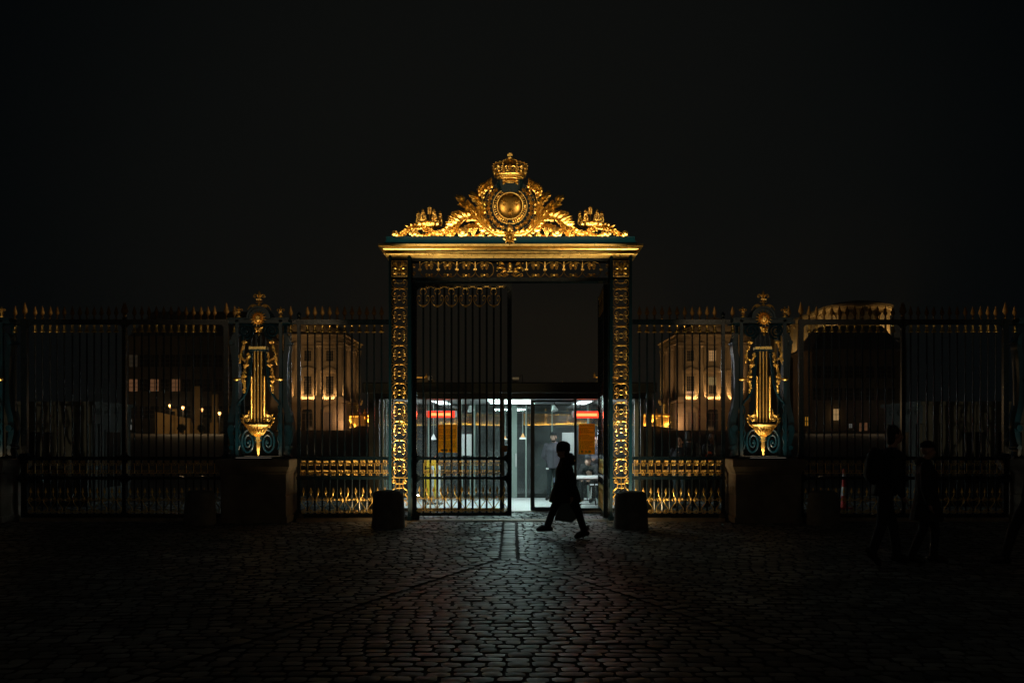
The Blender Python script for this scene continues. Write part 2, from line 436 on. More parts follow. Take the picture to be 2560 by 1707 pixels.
# inner fences, between the gateway and the lyre pillars
for nm, pxs, x0, x1, post, feet, lab in (
    ('L', [680+t/2.8 for t in (249,300,352,404,456,508,560,612,664,715,767)], 741, 974, 747.5, (856,), 'tall iron fence bay between the left lyre pillar and the open gateway'),
    ('R', [1560+t/2.8 for t in (108,161,213,266,319,372,425,478,530,582,634)], 1581, 1814, 1807.5, (1693,), 'tall iron fence bay between the gateway and the right lyre pillar')):
    r = thing('iron_fence', lab, 'fence', (0,0,0), 'iron fence bays beside the gateway')
    fence(r, PX(x0), PX(x1), pxs, feet=feet)
    m = MB(); X = PX(post); m.box(X-.033, X+.033, -.036, .036, .05, Z_TOP+.052); m.lathe([(.036,.052),(.045,.066),(.03,.09),(.02,.1),(.04,.13),(.045,.15),(.03,.175),(.008,.2)],X,0,Z_TOP,8)
    m.build('post', IRON, r, smooth=False)
    m = MB(); m.loft([[(X+a*q, b*q, z) for a,b in ((-1,-1),(1,-1),(1,1),(-1,1))] for q,z in ((.14,.05),(.12,.07),(.06,.14),(.045,.2))]); m.build('foot', IRON, r, smooth=False)

# outer fences: two leaf-like bays on either side
def leaf_bay(pxs, xa, xb, lab, stile_a, stile_b, big_spear):
    r = thing('side_gate', lab, 'gate', (0,0,0), 'closed side gate leaves left and right')
    x0, x1 = PX(xa), PX(xb)
    fence(r, x0, x1, pxs)
    for xx, wd in ((x0, stile_a), (x1, stile_b)):
        m = MB(); m.box(xx-wd, xx+wd, -.045, .045, .055, Z_TOP+.054)
        for zz in (Z_A, Z_B): m.loft([[(xx+a*q, b*q*.9, z) for a,b in ((-1,-1),(1,-1),(1,1),(-1,1))] for q,z in ((wd,zz-.1),(wd*1.7,zz-.03),(wd*1.7,zz+.03),(wd,zz+.1))])
        m.build('stile', IRON, r, smooth=False)
        s = MB(); s.join(spear_proto(1.25), Matrix.Translation((xx,0,Z_TOP+.054))); s.build('spearhead', GOLD_DIM, r)
    for xx, sx, wd in ((x0,1,stile_a),(x1,-1,stile_b)):
        e = xx+sx*wd
        for zz, sz, q in ((Z_A+.032,1,.1),(Z_A-.032,-1,.09),(Z_B+.03,1,.09),(Z_B-.03,-1,.12),(Z_LOW+.036,1,.1),(Z_TOP-.05,-1,.1)):
            m = MB(); gusset(m, e, zz, sx, sz, q, -.017, .017); m.build('corner_plate', IRON, r, smooth=False)
    return r
leaf_bay([300+t/2.53 for t in (91,138,183,230,277,323,371,418,465,512,557,598)], 313.5, 566, 'closed side gate leaf next to the left lyre pillar, street lamps seen through it', .022, .045, 1)
leaf_bay([t/2.53 for t in (222,268,318,362,407,458,505,550,596,642,688,735)], 62, 309.5, 'closed side gate leaf at the far left in front of the dark kiosk', .06, .022, 1)
leaf_bay([1960+t/2.45 for t in (153,199,246,293,340,387,433,480,528,574,621,667)], 2002, 2255, 'closed side gate leaf right of the right lyre pillar, domed chapel above it', .045, .022, 1)
leaf_bay([2240+t/2.24 for t in (82,124,172,212,258,300,343,388,430,473,515,558)], 2259, 2513, 'closed side gate leaf at the far right behind the two pedestrians', .022, .05, 1)

# ================================================================== the gateway
GW = thing('gateway', 'gilded royal gateway with crown and coat of arms over open passage', 'gateway')
XL0, XL1, XR0, XR1 = PX(974.5), PX(1030), PX(1522.5), PX(1577.5)
ZC0, ZC1 = PZ(649), PZ(618)           # cornice bottom and top
Z_LINT = PZ(706); Z_FR0, Z_FR1 = PZ(697), PZ(655)
for xa, xb in ((XL0, XL1), (XR0, XR1)):
    for e in (xa, xb):
        c = e+.029 if e == xa else e-.033
        m = MB(); hw = .027 if e == xa else .031
        for yy in (-.16, .16):
            m.box(c-hw, c+hw, yy-.03, yy+.03, 0.0, ZC0-.004)
            m.lathe([(hw*1.2,0),(hw*1.5,.03),(hw*.9,.06),(hw*.4,.1)], c, yy-.015, ZC0-.02, 8) if yy < 0 else None
        # two cross ties joining front and back standards
        for zz in (Z_A, Z_B, Z_LINT-.02, PZ(648)): m.box(c-hw*.7, c+hw*.7, -.131, .131, zz-.02, zz+.02)
        m.box(c-hw-.012, c+hw+.012, -.205, .205, 0.001, .09)
        m.build('gate_post', TEAL, GW, smooth=False)
    for zz, h in ((PZ(699),.022),(PZ(652),.018),(Z_A,.026),(Z_B,.024),(.045,.04)):
        m = MB(); m.box(xa+.05, xb-.05, -.17, -.14, zz-h, zz+h); m.build('cross_bar', IRON, GW, smooth=False)

def motif_proto():
    m = MB(); h = .182; w_ = .152; y = 0; r = .0066
    path = [(0,.96),(.3,.97),(.62,.88),(.88,.7),(.98,.44),(.88,.2),(.66,.1),(.45,.18),(.36,.36),(.46,.52),(.62,.52),(.7,.4),(.62,.3),(.54,.36)]
    for sx in (-1,1):
        for sz in (-1,1):
            m.tube(catmull([(sx*w_*a, y, sz*h*b) for a,b in path],4), r, 6)
    n = 18; m.tube([(.046*math.cos(2*pi*k/n), y, .046*math.sin(2*pi*k/n)) for k in range(n+1)], .007, 6)
    m.box(-.165,.165,-.01,.01,h,h+.011)
    m.prism([(-.022,h+.02),(.022,h+.02),(.02,h-.015),(0,h-.045),(-.02,h-.015)], -.022, .012)
    for sx in (-1,1): m.ell((sx*.095,y-.004,.069),.009,.009,.009,6,5); m.ell((sx*.095,y-.004,-.069),.009,.009,.009,6,5)
    return m
P_MOT = motif_proto()
def half_motif():
    m = MB(); h = .15
    for sx in (-1,1):
        m.tube(catmull([(0,0,-h),(sx*.06,0,-h*.98),(sx*.125,0,-h*.75),(sx*.15,0,-h*.3),(sx*.13,0,0),(sx*.09,0,.01),(sx*.07,0,-.03),(sx*.09,0,-.055),(sx*.11,0,-.035)],4), .0095, 6)
        m.tube(catmull([(sx*.07,0,-.03),(sx*.04,0,-.055),(0,0,-.062)],3), .0085, 6)
    m.box(-.165,.165,-.012,.012,-h-.02,-h-.006); return m
def low_motif():
    """the lyre shaped piece at the foot of each post, with curls down to the ground"""
    m = MB(); r = .0125
    m.box(-.165,.165,-.014,.014,.55,.568)
    for sx in (-1,1):
        m.tube(spiral(sx*.118,.49,.042,1.3,pi/2,sx,0,.2), r, 6)
        m.tube(catmull([(sx*.118,0,.532),(sx*.075,0,.5),(sx*.07,0,.43),(sx*.09,0,.36),(sx*.15,0,.315)],5), r, 6)
        m.tube(catmull([(sx*.15,0,.315),(sx*.155,0,.27),(sx*.12,0,.245),(sx*.135,0,.21),(sx*.155,0,.19),(sx*.15,0,.13),(sx*.11,0,.11),(sx*.135,0,.085),(sx*.155,0,.05),(sx*.13,0,.01)],4), r, 6)
        m.tube(spiral(sx*.06,.1,.05,1.4,0,sx,0,.2), r, 6); m.tube(spiral(sx*.055,.23,.045,1.3,pi,sx,0,.2), r, 6)
    m.box(-.075,.075,-.012,.012,.432,.452); m.tube([(0,0,.55),(0,-.004,.44),(.006,0,.4),(-.004,0,.36),(0,0,.31)], [.012,.012,.02,.012,.004], 6)
    m.box(-.06,.06,-.01,.01,.35,.362)
    return m
def rosette():
    m = MB(); s = .158; r = .009
    for a in range(4):
        R = Matrix.Rotation(a*pi/2, 4, 'Y')
        q = MB(); q.box(-s,s,-.012,.01,s-.012,s)
        for k in range(9): q.ell((-s+.02+k*(2*s-.04)/8,-.016,s-.006),.011,.011,.011,6,5)
        q.leaf((.02,-.01,.02),(.125,-.01,.125),.07,.02,.012)
        q.leaf((0,-.01,.03),(0,-.02,.12),.05,.02,.012)
        q.tube(spiral(.06,.115,.03,1.3,-pi/2,1,-.012,.2), r, 5); q.tube(spiral(-.06,.115,.03,1.3,-pi/2,-1,-.012,.2), r, 5)
        m.join(q, R)
    m.ell((0,-.03,.01),.032,.03,.05,10,7)
    m.box(-.05,.05,-.03,-.005,-.09,-.075)
    return m
P_HALF = half_motif(); P_LOW = low_motif(); P_ROS = rosette()
for k, (xa, xb) in enumerate(((XL0, XL1), (XR0, XR1))):
    xc = (PX(981)+PX(1021))/2 if k == 0 else (PX(1530)+PX(1571))/2
    inst('half', P_HALF, 'scroll_motif', GOLD, GW, (xc, -.17, PZ(704)))
    for j in range(10):
        inst('mot', P_MOT, 'scroll_motif', GOLD, GW, (xc, -.17, PZ(724+46.9*j+23.4)))
    inst('low', P_LOW, 'scroll_motif', GOLD, GW, (xc, -.17, PZ(1193)-.56))
    inst('ros', P_ROS, 'rosette_panel', GOLD, GW, (xc, -.17, PZ(675)))
# lintel and frieze
m = MB(); m.box(XL1+.002, XR0-.002, -.14, .14, Z_LINT, Z_FR0); m.build('lintel', IRON, GW, smooth=False)
m = MB(); m.box(XL1+.002, XR0-.002, -.15, .15, PZ(655), ZC0-.003); m.build('frieze_rail', IRON, GW, smooth=False)
def frieze_motif():
    m = MB(); y = 0; r = .0085; p = 46.0/126/2
    for sx in (-1,1):
        m.tube(catmull([(sx*p*.98,y,-.02),(sx*p*.95,y,.05),(sx*p*.75,y,.115),(sx*p*.35,y,.142),(sx*p*.1,y,.135),(sx*.02,y,.11)],5), r, 6)
        m.tube(spiral(sx*.055,.082,.04,1.5,pi/2,sx,y,.2), r, 6)
        m.tube(spiral(sx*.05,.03,.03,1.3,-pi/2,-sx,y,.2), r, 6)
        m.tube(spiral(sx*.055,-.11,.034,1.5,-pi/2,-sx,y+.02,.2), r, 6)
        m.tube(catmull([(sx*p*.98,y,-.02),(sx*p*.92,y+.02,-.08),(sx*p*.6,y+.02,-.14),(sx*.05,y+.02,-.145)],5), r, 6)
    m.box(-.014,.014,-.014,.014,.06,.1); m.box(-.012,.012,y+.01,y+.03,-.13,-.09)
    m.box(-p-.032,-p+.032,-.026,.02,-.02,.012)
    m.box(-p-.006,-p+.006,-.01,.01,.01,.15)
    return m
P_FR = frieze_motif()
zf = (Z_FR0+Z_FR1)/2
for px in (1074,1120,1166,1211.5, 1339,1385,1432,1478): inst('fr', P_FR, 'frieze_motif', GOLD, GW, (PX(px), -.12, zf))
m = MB()
for px, sx in ((1037,1),(1516,-1)):
    X = PX(px); m.tube(spiral(X,zf+.07,.04,1.4,pi/2,sx,-.12,.2), .0085, 6); m.tube(spiral(X,zf-.08,.035,1.4,-pi/2,-sx,-.1,.2), .0085, 6)
m.box(PX(1501)-.03,PX(1501)+.03,-.146,-.1,zf-.02,zf+.012)
m.build('frieze_motif', GOLD, GW)
# central cartouche of the frieze
m = MB(); xc = PX(1275)
m.ell((xc,-.15,zf+.05),.05,.05,.085,10,8)
for sx in (-1,1):
    m.ell((xc+sx*.11,-.14,zf+.0),.035,.035,.035,8,6); m.ell((xc+sx*.2,-.14,zf+.075),.02,.03,.055,8,6)
    m.leaf((xc+sx*.1,-.13,zf+.08),(xc+sx*.22,-.14,zf+.14),.06,.03,.012); m.leaf((xc+sx*.1,-.13,zf+.02),(xc+sx*.24,-.14,zf+.03),.05,.03,.012)
    m.leaf((xc+sx*.05,-.13,zf-.02),(xc+sx*.2,-.14,zf-.07),.05,.03,.012)
    m.tube(catmull([(xc+sx*.03,-.13,zf-.1),(xc+sx*.12,-.14,zf-.145),(xc+sx*.22,-.13,zf-.09),(xc+sx*.25,-.13,zf-.13),(xc+sx*.19,-.13,zf-.14)],5), .012, 6)
    m.tube(spiral(xc+sx*.1,zf-.08,.045,1.5,0,sx,-.13,.2), .01, 6); m.tube(spiral(xc+sx*.235,zf+.02,.03,1.4,0,-sx,-.13,.2), .009, 6)
    m.ell((xc+sx*.25,-.13,zf+.12),.016,.016,.016,6,5); m.ell((xc+sx*.255,-.13,zf-.03),.014,.014,.014,6,5)
m.box(xc-.05,xc+.05,-.17,-.12,zf-.055,zf-.04)
m.build('cartouche', GOLD, GW)

# cornice: moulded profile swept round the front, sides and back
prof = [(0,.0),(.012,.0),(.012,.022),(.022,.026),(.022,.036),(.036,.044),(.036,.058),(.05,.064),(.06,.072),(.064,.084),(.06,.096),(.05,.102),(.05,.108)]
prof += [(.05+.095*(1-math.cos(a)), .108+.085*math.sin(a)) for a in [pi/2*k/8 for k in range(1,9)]] + [(.155,.197),(.158,.205),(.172,.21),(.172,.25)]
hz = (ZC1-ZC0)/.25
m = MB(); bx0, bx1, by = PX(970.5), PX(1583.5), .17
sc_x = (PX(970.5)-PX(951))/.172
m.loft([[(bx0-o*sc_x, -by-o, ZC0+z*hz), (bx1+o*sc_x, -by-o, ZC0+z*hz), (bx1+o*sc_x, by+o, ZC0+z*hz), (bx0-o*sc_x, by+o, ZC0+z*hz)] for o, z in prof])
m.build('cornice', GOLD2, GW, angle=24)
# blue-green curb above it, flared foot
zc0, zc1 = ZC1+.001, PZ(597)
m = MB(); cx0, cx1 = PX(966), PX(1587)
m.loft([[(cx0-o, -.27-o*.6, zc0+z), (cx1+o, -.27-o*.6, zc0+z), (cx1+o, .27+o*.6, zc0+z), (cx0-o, .27+o*.6, zc0+z)] for o, z in ((.03,0),(.03,.01),(.01,.03),(-.015,.06),(-.03,.1),(-.03,zc1-zc0-.02),(-.018,zc1-zc0-.015),(-.018,zc1-zc0),(-.06,zc1-zc0),(-.06,zc1-zc0-.03))], True, True)
m.build('curb', TEAL, GW, angle=25)
# ================================================================== the crest on top of the gateway
def c1(x, y, Y=0.0): return Vector((PX(920+x/3.2667, Y), Y, PZ(360+y/3.2667, Y)))
def cA(x, y, Y=0.0): return Vector((PX(1100+x/6.0306, Y), Y, PZ(370+y/6.0306, Y)))
XC = PX(1275)
def mirX(v): return Vector((2*XC-v[0], v[1], v[2]))

def fleur(m, cx, cy, cz, s, th=.02, lathe=False):
    """fleur-de-lis, height 2*s, centred, front towards -Y"""
    def P(x, z): return (cx+x*s, cz+z*s)
    pet = [(0,1.0),(.2,.6),(.25,.3),(.16,.05),(.1,-.2),(-.1,-.2),(-.16,.05),(-.25,.3),(-.2,.6)]
    n = len(pet)
    vs = [(P(x,z)[0], cy, P(x,z)[1]) for x,z in pet]+[(cx, cy-th, cz+.3*s),(cx,cy+th,cz+.3*s)]
    m.add(vs, [(i,(i+1)%n,n) for i in range(n)]+[((i+1)%n,i,n+1) for i in range(n)])
    for sx in (-1,1):
        pts = [(.1,-.2),(.2,.1),(.36,.34),(.56,.4),(.72,.26),(.7,.08),(.56,.04),(.52,.16)]
        m.tube(catmull([(P(sx*x,z)[0], cy, P(sx*x,z)[1]) for x,z in pts],3), [s*q for q in [.05]*3+[.07]*3+[.11]*6+[.1]*4+[.07]*4+[.05]*2], 6)
        m.tube(catmull([(P(sx*x,z)[0], cy, P(sx*x,z)[1]) for x,z in [(.06,-.36),(.16,-.55),(.34,-.62),(.42,-.5)]],3), s*.06, 5)
    m.box(cx-.34*s, cx+.34*s, cy-th*.9, cy+th*.6, cz-.36*s, cz-.22*s)
    m.loft([[(cx+a*q*s, cy+b*th*.8, cz+z*s) for a,b in ((-1,0),(0,-1),(1,0),(0,1))] for q,z in ((.1,-.36),(.15,-.55),(.02,-.95))])

# ---- shield, with the three lilies
c = cA(1056, 895); R = .25
m = MB(); m.lathe([(R*math.cos(t)*1.0, .055*math.sin(t)) for t in [pi/2*k/10 for k in range(11)]] + [(.0005,.0551)], 0,0,0,36)
sh = MB(); sh.join(m, Matrix.Translation((c.x,-.10,c.z)) @ Matrix.Rotation(pi/2,4,'X') @ Matrix.Diagonal((1,1.03,1,1)))
sh.loft([[(c.x+R*1.0*math.cos(a), y, c.z+R*1.03*math.sin(a)) for a in [2*pi*k/36 for k in range(36)]] for y in (-.101,.02)])
SHG = mat('darkened_gilding', (.40,.23,.055), .3, 1.0, bump=.06, bscale=12, bdist=.004)  # gilding darkened, the dome's dark reflection is put into its colour
shield = sh.build('shield', SHG, GW, angle=60)
for x, y in ((962,845),(1152,845),(1058,990)):
    q = cA(x,y); r2 = math.hypot(q.x-c.x, q.z-c.z)/R
    f = MB(); fleur(f, q.x, -.122-.05*math.sqrt(max(0,1-r2*r2)), q.z, .08, .03); f.build('fleur_de_lis', GOLD, shield)
# ---- collar of bars round the shield
ring = MB()
def annulus(m, r0, r1, y0, y1, n=48):
    m.loft([[(c.x+r*math.cos(2*pi*k/n), y, c.z+1.03*r*math.sin(2*pi*k/n)) for k in range(n)] for r, y in ((r0,y1),(r0,y0),(r1,y0),(r1,y1),(r0,y1))], False, False)
annulus(ring, .245,.262,-.13,.02); annulus(ring, .33,.342,-.115,.02)
ring.cur = 1; annulus(ring, .262,.331,-.075,.02); ring.cur = 0
for k in range(44):
    a = 2*pi*(k+.5)/44
    if k % 11 in (0,10) : continue
    ca, sa = math.cos(a), math.sin(a)
    tw = .35 if sa > -.5 else .8
    ring.tube([(c.x+.262*ca,-.095,c.z+1.03*.262*sa),(c.x+.295*math.cos(a+.02*tw),-.115,c.z+1.03*.295*math.sin(a+.02*tw)),(c.x+.33*math.cos(a+.05*tw),-.095,c.z+1.03*.33*math.sin(a+.05*tw))], .0095, 5)
    if sa < -.45: ring.ell((c.x+.336*ca,-.11,c.z+1.03*.336*sa),.02,.018,.02,6,5)
for a in (pi/2, 0, pi, pi*.78, pi*.22, -pi/4, -3*pi/4):
    for s_ in (-.05,.05): ring.ell((c.x+.297*math.cos(a+s_),-.11,c.z+1.03*.297*math.sin(a+s_)),.022,.02,.026,8,6)
    ring.leaf((c.x+.27*math.cos(a),-.1,c.z+1.03*.27*math.sin(a)),(c.x+.33*math.cos(a),-.11,c.z+1.03*.33*math.sin(a)),.04,.02,.014)
ring.build('collar', [GOLD, TEAL], GW)
# ---- dark ring behind, with the flowered chain of the order
ob = MB()
annulus(ob, .30,.50,-.03,.06); annulus(ob, .49,.515,-.05,.06)
ob.build('order_ring', TEAL, GW)
ch = MB(); rr = random.Random(5)
for k in range(22):
    a = math.radians(-90+ (k-10.5)*13.2)
    if abs(k-10.5) < .6: continue
    ca, sa = math.cos(a), math.sin(a); rad = .43
    x, z = c.x+rad*ca, c.z+1.03*rad*sa
    if k % 2 == 0:
        for j in range(6):
            b = a+2*pi*j/6
            ch.leaf((x+.008*math.cos(b),-.045,z+.008*math.sin(b)),(x+.055*math.cos(b),-.06,z+.055*math.sin(b)),.034,.015,.012)
        ch.ell((x,-.06,z),.018,.018,.018,8,6)
    else:
        for s_ in (-1,1):
            ch.tube([(p[0],p[1],p[2]) for p in spiral(x-s_*.02*sa, z+s_*.02*ca, .032, 1.3, a+pi/2*s_, s_, -.045,.2)], .0085, 5)
        ch.ell((x+.05*ca,-.045,z+.05*sa),.016,.016,.016,6,5); ch.ell((x-.045*ca,-.045,z-.045*sa),.014,.014,.014,6,5)
for k in range(60):
    a = math.radians(-90+(k-29.5)*4.0)
    ch.ell((c.x+.502*math.cos(a),-.055,c.z+1.03*.502*math.sin(a)),.011,.011,.011,5,4)
ch.build('order_chain', GOLD, GW)
# pendant medallion
m = MB(); q = cA(1050,1240)
m.ell((q.x,-.10,q.z),.062,.04,.075,14,9)
for k in range(14): a = 2*pi*k/14; m.ell((q.x+.062*math.cos(a),-.09,q.z+.076*math.sin(a)),.012,.014,.012,5,4)
for k in range(10): m.box(q.x-.04+.0,q.x+.04,-.143,-.13,q.z-.05+k*.01,q.z-.046+k*.01) if 2 < k < 8 else None
m.tube([(q.x,-.08,q.z+.075),(q.x,-.08,q.z+.14)],.014,6)
m.build('pendant', GOLD, GW)
# ---- mask at the foot, hanging over the curb
m = MB(); q = cA(1052,1400)
m.ell((q.x,-.33,q.z+.0),.05,.05,.075,10,8)
for sx in (-1,1):
    m.leaf((q.x+sx*.02,-.3,q.z+.03),(q.x+sx*.12,-.32,q.z+.13),.06,.03,.014); m.leaf((q.x+sx*.02,-.32,q.z-.01),(q.x+sx*.125,-.33,q.z-.04),.06,.03,.014)
    m.leaf((q.x+sx*.02,-.32,q.z-.03),(q.x+sx*.085,-.34,q.z-.1),.055,.03,.014); m.ell((q.x+sx*.06,-.33,q.z+.03),.03,.03,.03,8,6)
    m.ell((q.x+sx*.112,-.31,q.z-.005),.024,.024,.024,8,6); m.tube(spiral(q.x+sx*.075,q.z+.085,.035,1.2,0,sx,-.33,.2),.01,6)
m.leaf((q.x,-.33,q.z-.02),(q.x,-.35,q.z-.15),.07,.02,.016); m.leaf((q.x,-.32,q.z+.04),(q.x,-.28,q.z+.17),.07,.03,.016)
m.build('mask', GOLD, GW)
# ---- blue neck above the shield
q0 = cA(1056,650); q1 = cA(1056,500)
m = MB(); m.loft([[(XC+sx*wx, y, z) for sx,y in ((-1,-.07),(-.75,-.13),(.75,-.13),(1,-.07),(1,.1),(-1,.1))] for wx,z in ((.2,q0.z-.05),(.215,q0.z),(.23,q0.z+.04),(.25,(q0.z+q1.z)/2),(.26,q1.z-.03),(.25,q1.z+.02))])
m.build('crest_neck', TEAL, GW)
# gilded swag under the crown
m = MB(); q = cA(1060,530)
m.ell((q.x,-.14,q.z),.11,.04,.038,14,7)
for sx in (-1,1):
    m.ell((q.x+sx*.125,-.13,q.z+.012),.036,.03,.03,8,6); m.leaf((q.x+sx*.12,-.13,q.z),(q.x+sx*.155,-.13,q.z-.07),.045,.02,.014); m.leaf((q.x+sx*.12,-.13,q.z),(q.x+sx*.105,-.13,q.z-.06),.03,.02,.012)
for k in range(7): m.tube([(q.x-.09+.03*k,-.165,q.z+.028),(q.x-.085+.028*k,-.178,q.z),(q.x-.08+.027*k,-.165,q.z-.028)],.007,5)
m.build('swag', GOLD, GW)

# ---- the royal crown
zb = cA(0,500).z; zt = cA(0,60).z
crown = MB()
Hc = zt-zb
crown.lathe([(.20,.0),(.245,.0),(.255,.02),(.245,.045),(.235,.05),(.245,.06),(.262,.10),(.262,.115),(.285,.125),(.30,.15),(.305,.165),(.295,.17),(.27,.15),(.2,.12),(.19,.02)], XC, 0, zb, 32, 1)
for k in range(28):
    a = 2*pi*k/28
    crown.ell((XC+.252*math.cos(a), .252*math.sin(a), zb+.083), .017,.017,.02,6,5)
    crown.ell((XC+.306*math.cos(a), .306*math.sin(a), zb+.158), .013,.013,.013,5,4)
KZ = .62
def squash(mb):
    mb.v = [(x,y,zb+(z-zb)*KZ) for x,y,z in mb.v]; return mb
crown_o = squash(crown).build('crown', GOLD, GW)
def fl_proto(s):
    f = MB(); fleur(f, 0,0,0, s, .03); return f
fp = fl_proto(.13); fs_ = fl_proto(.075)
for k in range(8):
    a = -pi/2+2*pi*k/8
    f = MB(); f.join(fp, Matrix.Translation((XC+.315*math.cos(a), .315*math.sin(a), zb+.30)) @ Matrix.Rotation(a+pi/2,4,'Z') @ Matrix.Rotation(math.radians(10),4,'X'))
    squash(f).build('fleuron', GOLD, crown_o)
f = MB()
for k in range(8):
    a = -pi/2+2*pi*(k+.5)/8
    f.join(fs_, Matrix.Translation((XC+.315*math.cos(a), .315*math.sin(a), zb+.235)) @ Matrix.Rotation(a+pi/2,4,'Z'))
    for s_ in (-1,1):
        b = a+s_*2*pi/32*1.2
        f.tube([(XC+.31*math.cos(b+t*.05), .31*math.sin(b+t*.05), zb+.19+.03*math.cos(t)) for t in (-1.5,-.8,0,.8,1.5)], .009, 5)
squash(f).build('crown_border', GOLD, crown_o)
f = MB()
for k in range(8):
    a = -pi/2+2*pi*(k+.5)/8
    P = [(.30,.2),(.345,.32),(.345,.43),(.30,.52),(.2,.58),(.10,.6),(.05,.575),(.03,.6)]
    pts = catmull([(XC+r*math.cos(a), r*math.sin(a), zb+z) for r,z in P],4)
    f.tube(pts, .021, 6)
    for p in pts[4:-6:3]: f.ell((p.x+.022*math.cos(a), p.y+.022*math.sin(a), p.z+.012), .017,.017,.017,6,5)
squash(f).build('crown_arch', GOLD, crown_o)
f = MB(); f.lathe([(.02,.57),(.05,.58),(.03,.61),(.02,.63),(.05,.645),(.075,.68),(.078,.70),(.072,.725),(.04,.755),(.015,.77)], XC,0,zb,12)
f.lathe([(.079,.685),(.084,.69),(.084,.71),(.079,.715)], XC,0,zb,12)
for sx,sz in ((-1,0),(1,0),(0,1)): f.loft([[(XC+sx*t+ (0 if sx else a*w_), b*.018, zb+.83+sz*t+(a*w_ if sx else 0)) for a,b in ((-1,-1),(1,-1),(1,1),(-1,1))] for t,w_ in ((0,.014),(.05,.03))])
f.box(XC-.014,XC+.014,-.014,.014,zb+.765,zb+.83)
squash(f).build('orb', GOLD, crown_o)

# ---- leafy branches either side of the shield
def branch(mx):
    root_parts = MB(); rr = random.Random(11)
    def T(v): return mirX(v) if mx else Vector(v)
    stems = [([cA(640,1130), cA(615,1060), cA(590,1000), cA(500,950), cA(420,880), cA(340,800)], 8, (.2,.1)),
             ([cA(640,1110), cA(650,1010), cA(620,900), cA(560,800), cA(520,740)], 6, (.19,.09)),
             ([cA(690,1000), cA(655,900), cA(640,770), cA(660,680), cA(720,600), cA(745,540)], 6, (.145,.072)),
             ([cA(655,800), cA(620,740), cA(610,660), cA(640,590)], 4, (.105,.056)),
             ([cA(740,720), cA(760,640), cA(775,590)], 3, (.09,.05))]
    for si, (P, nl, (ll, lw)) in enumerate(stems):
        yb = -.02-.03*si
        pts = catmull([(p.x, yb-.05*math.sin(pi*i/(len(P)-1)), p.z) for i, p in enumerate(P)], 5)
        root_parts.tube([T(p) for p in pts], [.02-.012*i/len(pts) for i in range(len(pts))], 6)
        n = len(pts)
        for k in range(nl):
            for sd in (-1,1):
                i = min(n-2, int(n*(.22+.76*k/nl))+(1 if sd > 0 else 0)); p = pts[i]; d = (pts[i+1]-pts[max(0,i-1)]).normalized()
                ang = sd*math.radians(rr.uniform(18,48)); dd = Vector((d.x*math.cos(ang)-d.z*math.sin(ang), rr.uniform(-.45,.15), d.x*math.sin(ang)+d.z*math.cos(ang)))
                l = ll*rr.uniform(.8,1.15)*(1-.25*k/nl)
                root_parts.leaf(T(p), T(p+dd*l), lw*rr.uniform(.8,1.1), .03, .017)
        d = (pts[-1]-pts[-3]).normalized(); root_parts.leaf(T(pts[-1]-d*.02), T(pts[-1]+d*ll*.9), lw, .03, .017)
    return root_parts
for mx in (False, True):
    branch(mx).build('leaf_branch', GOLD, GW)

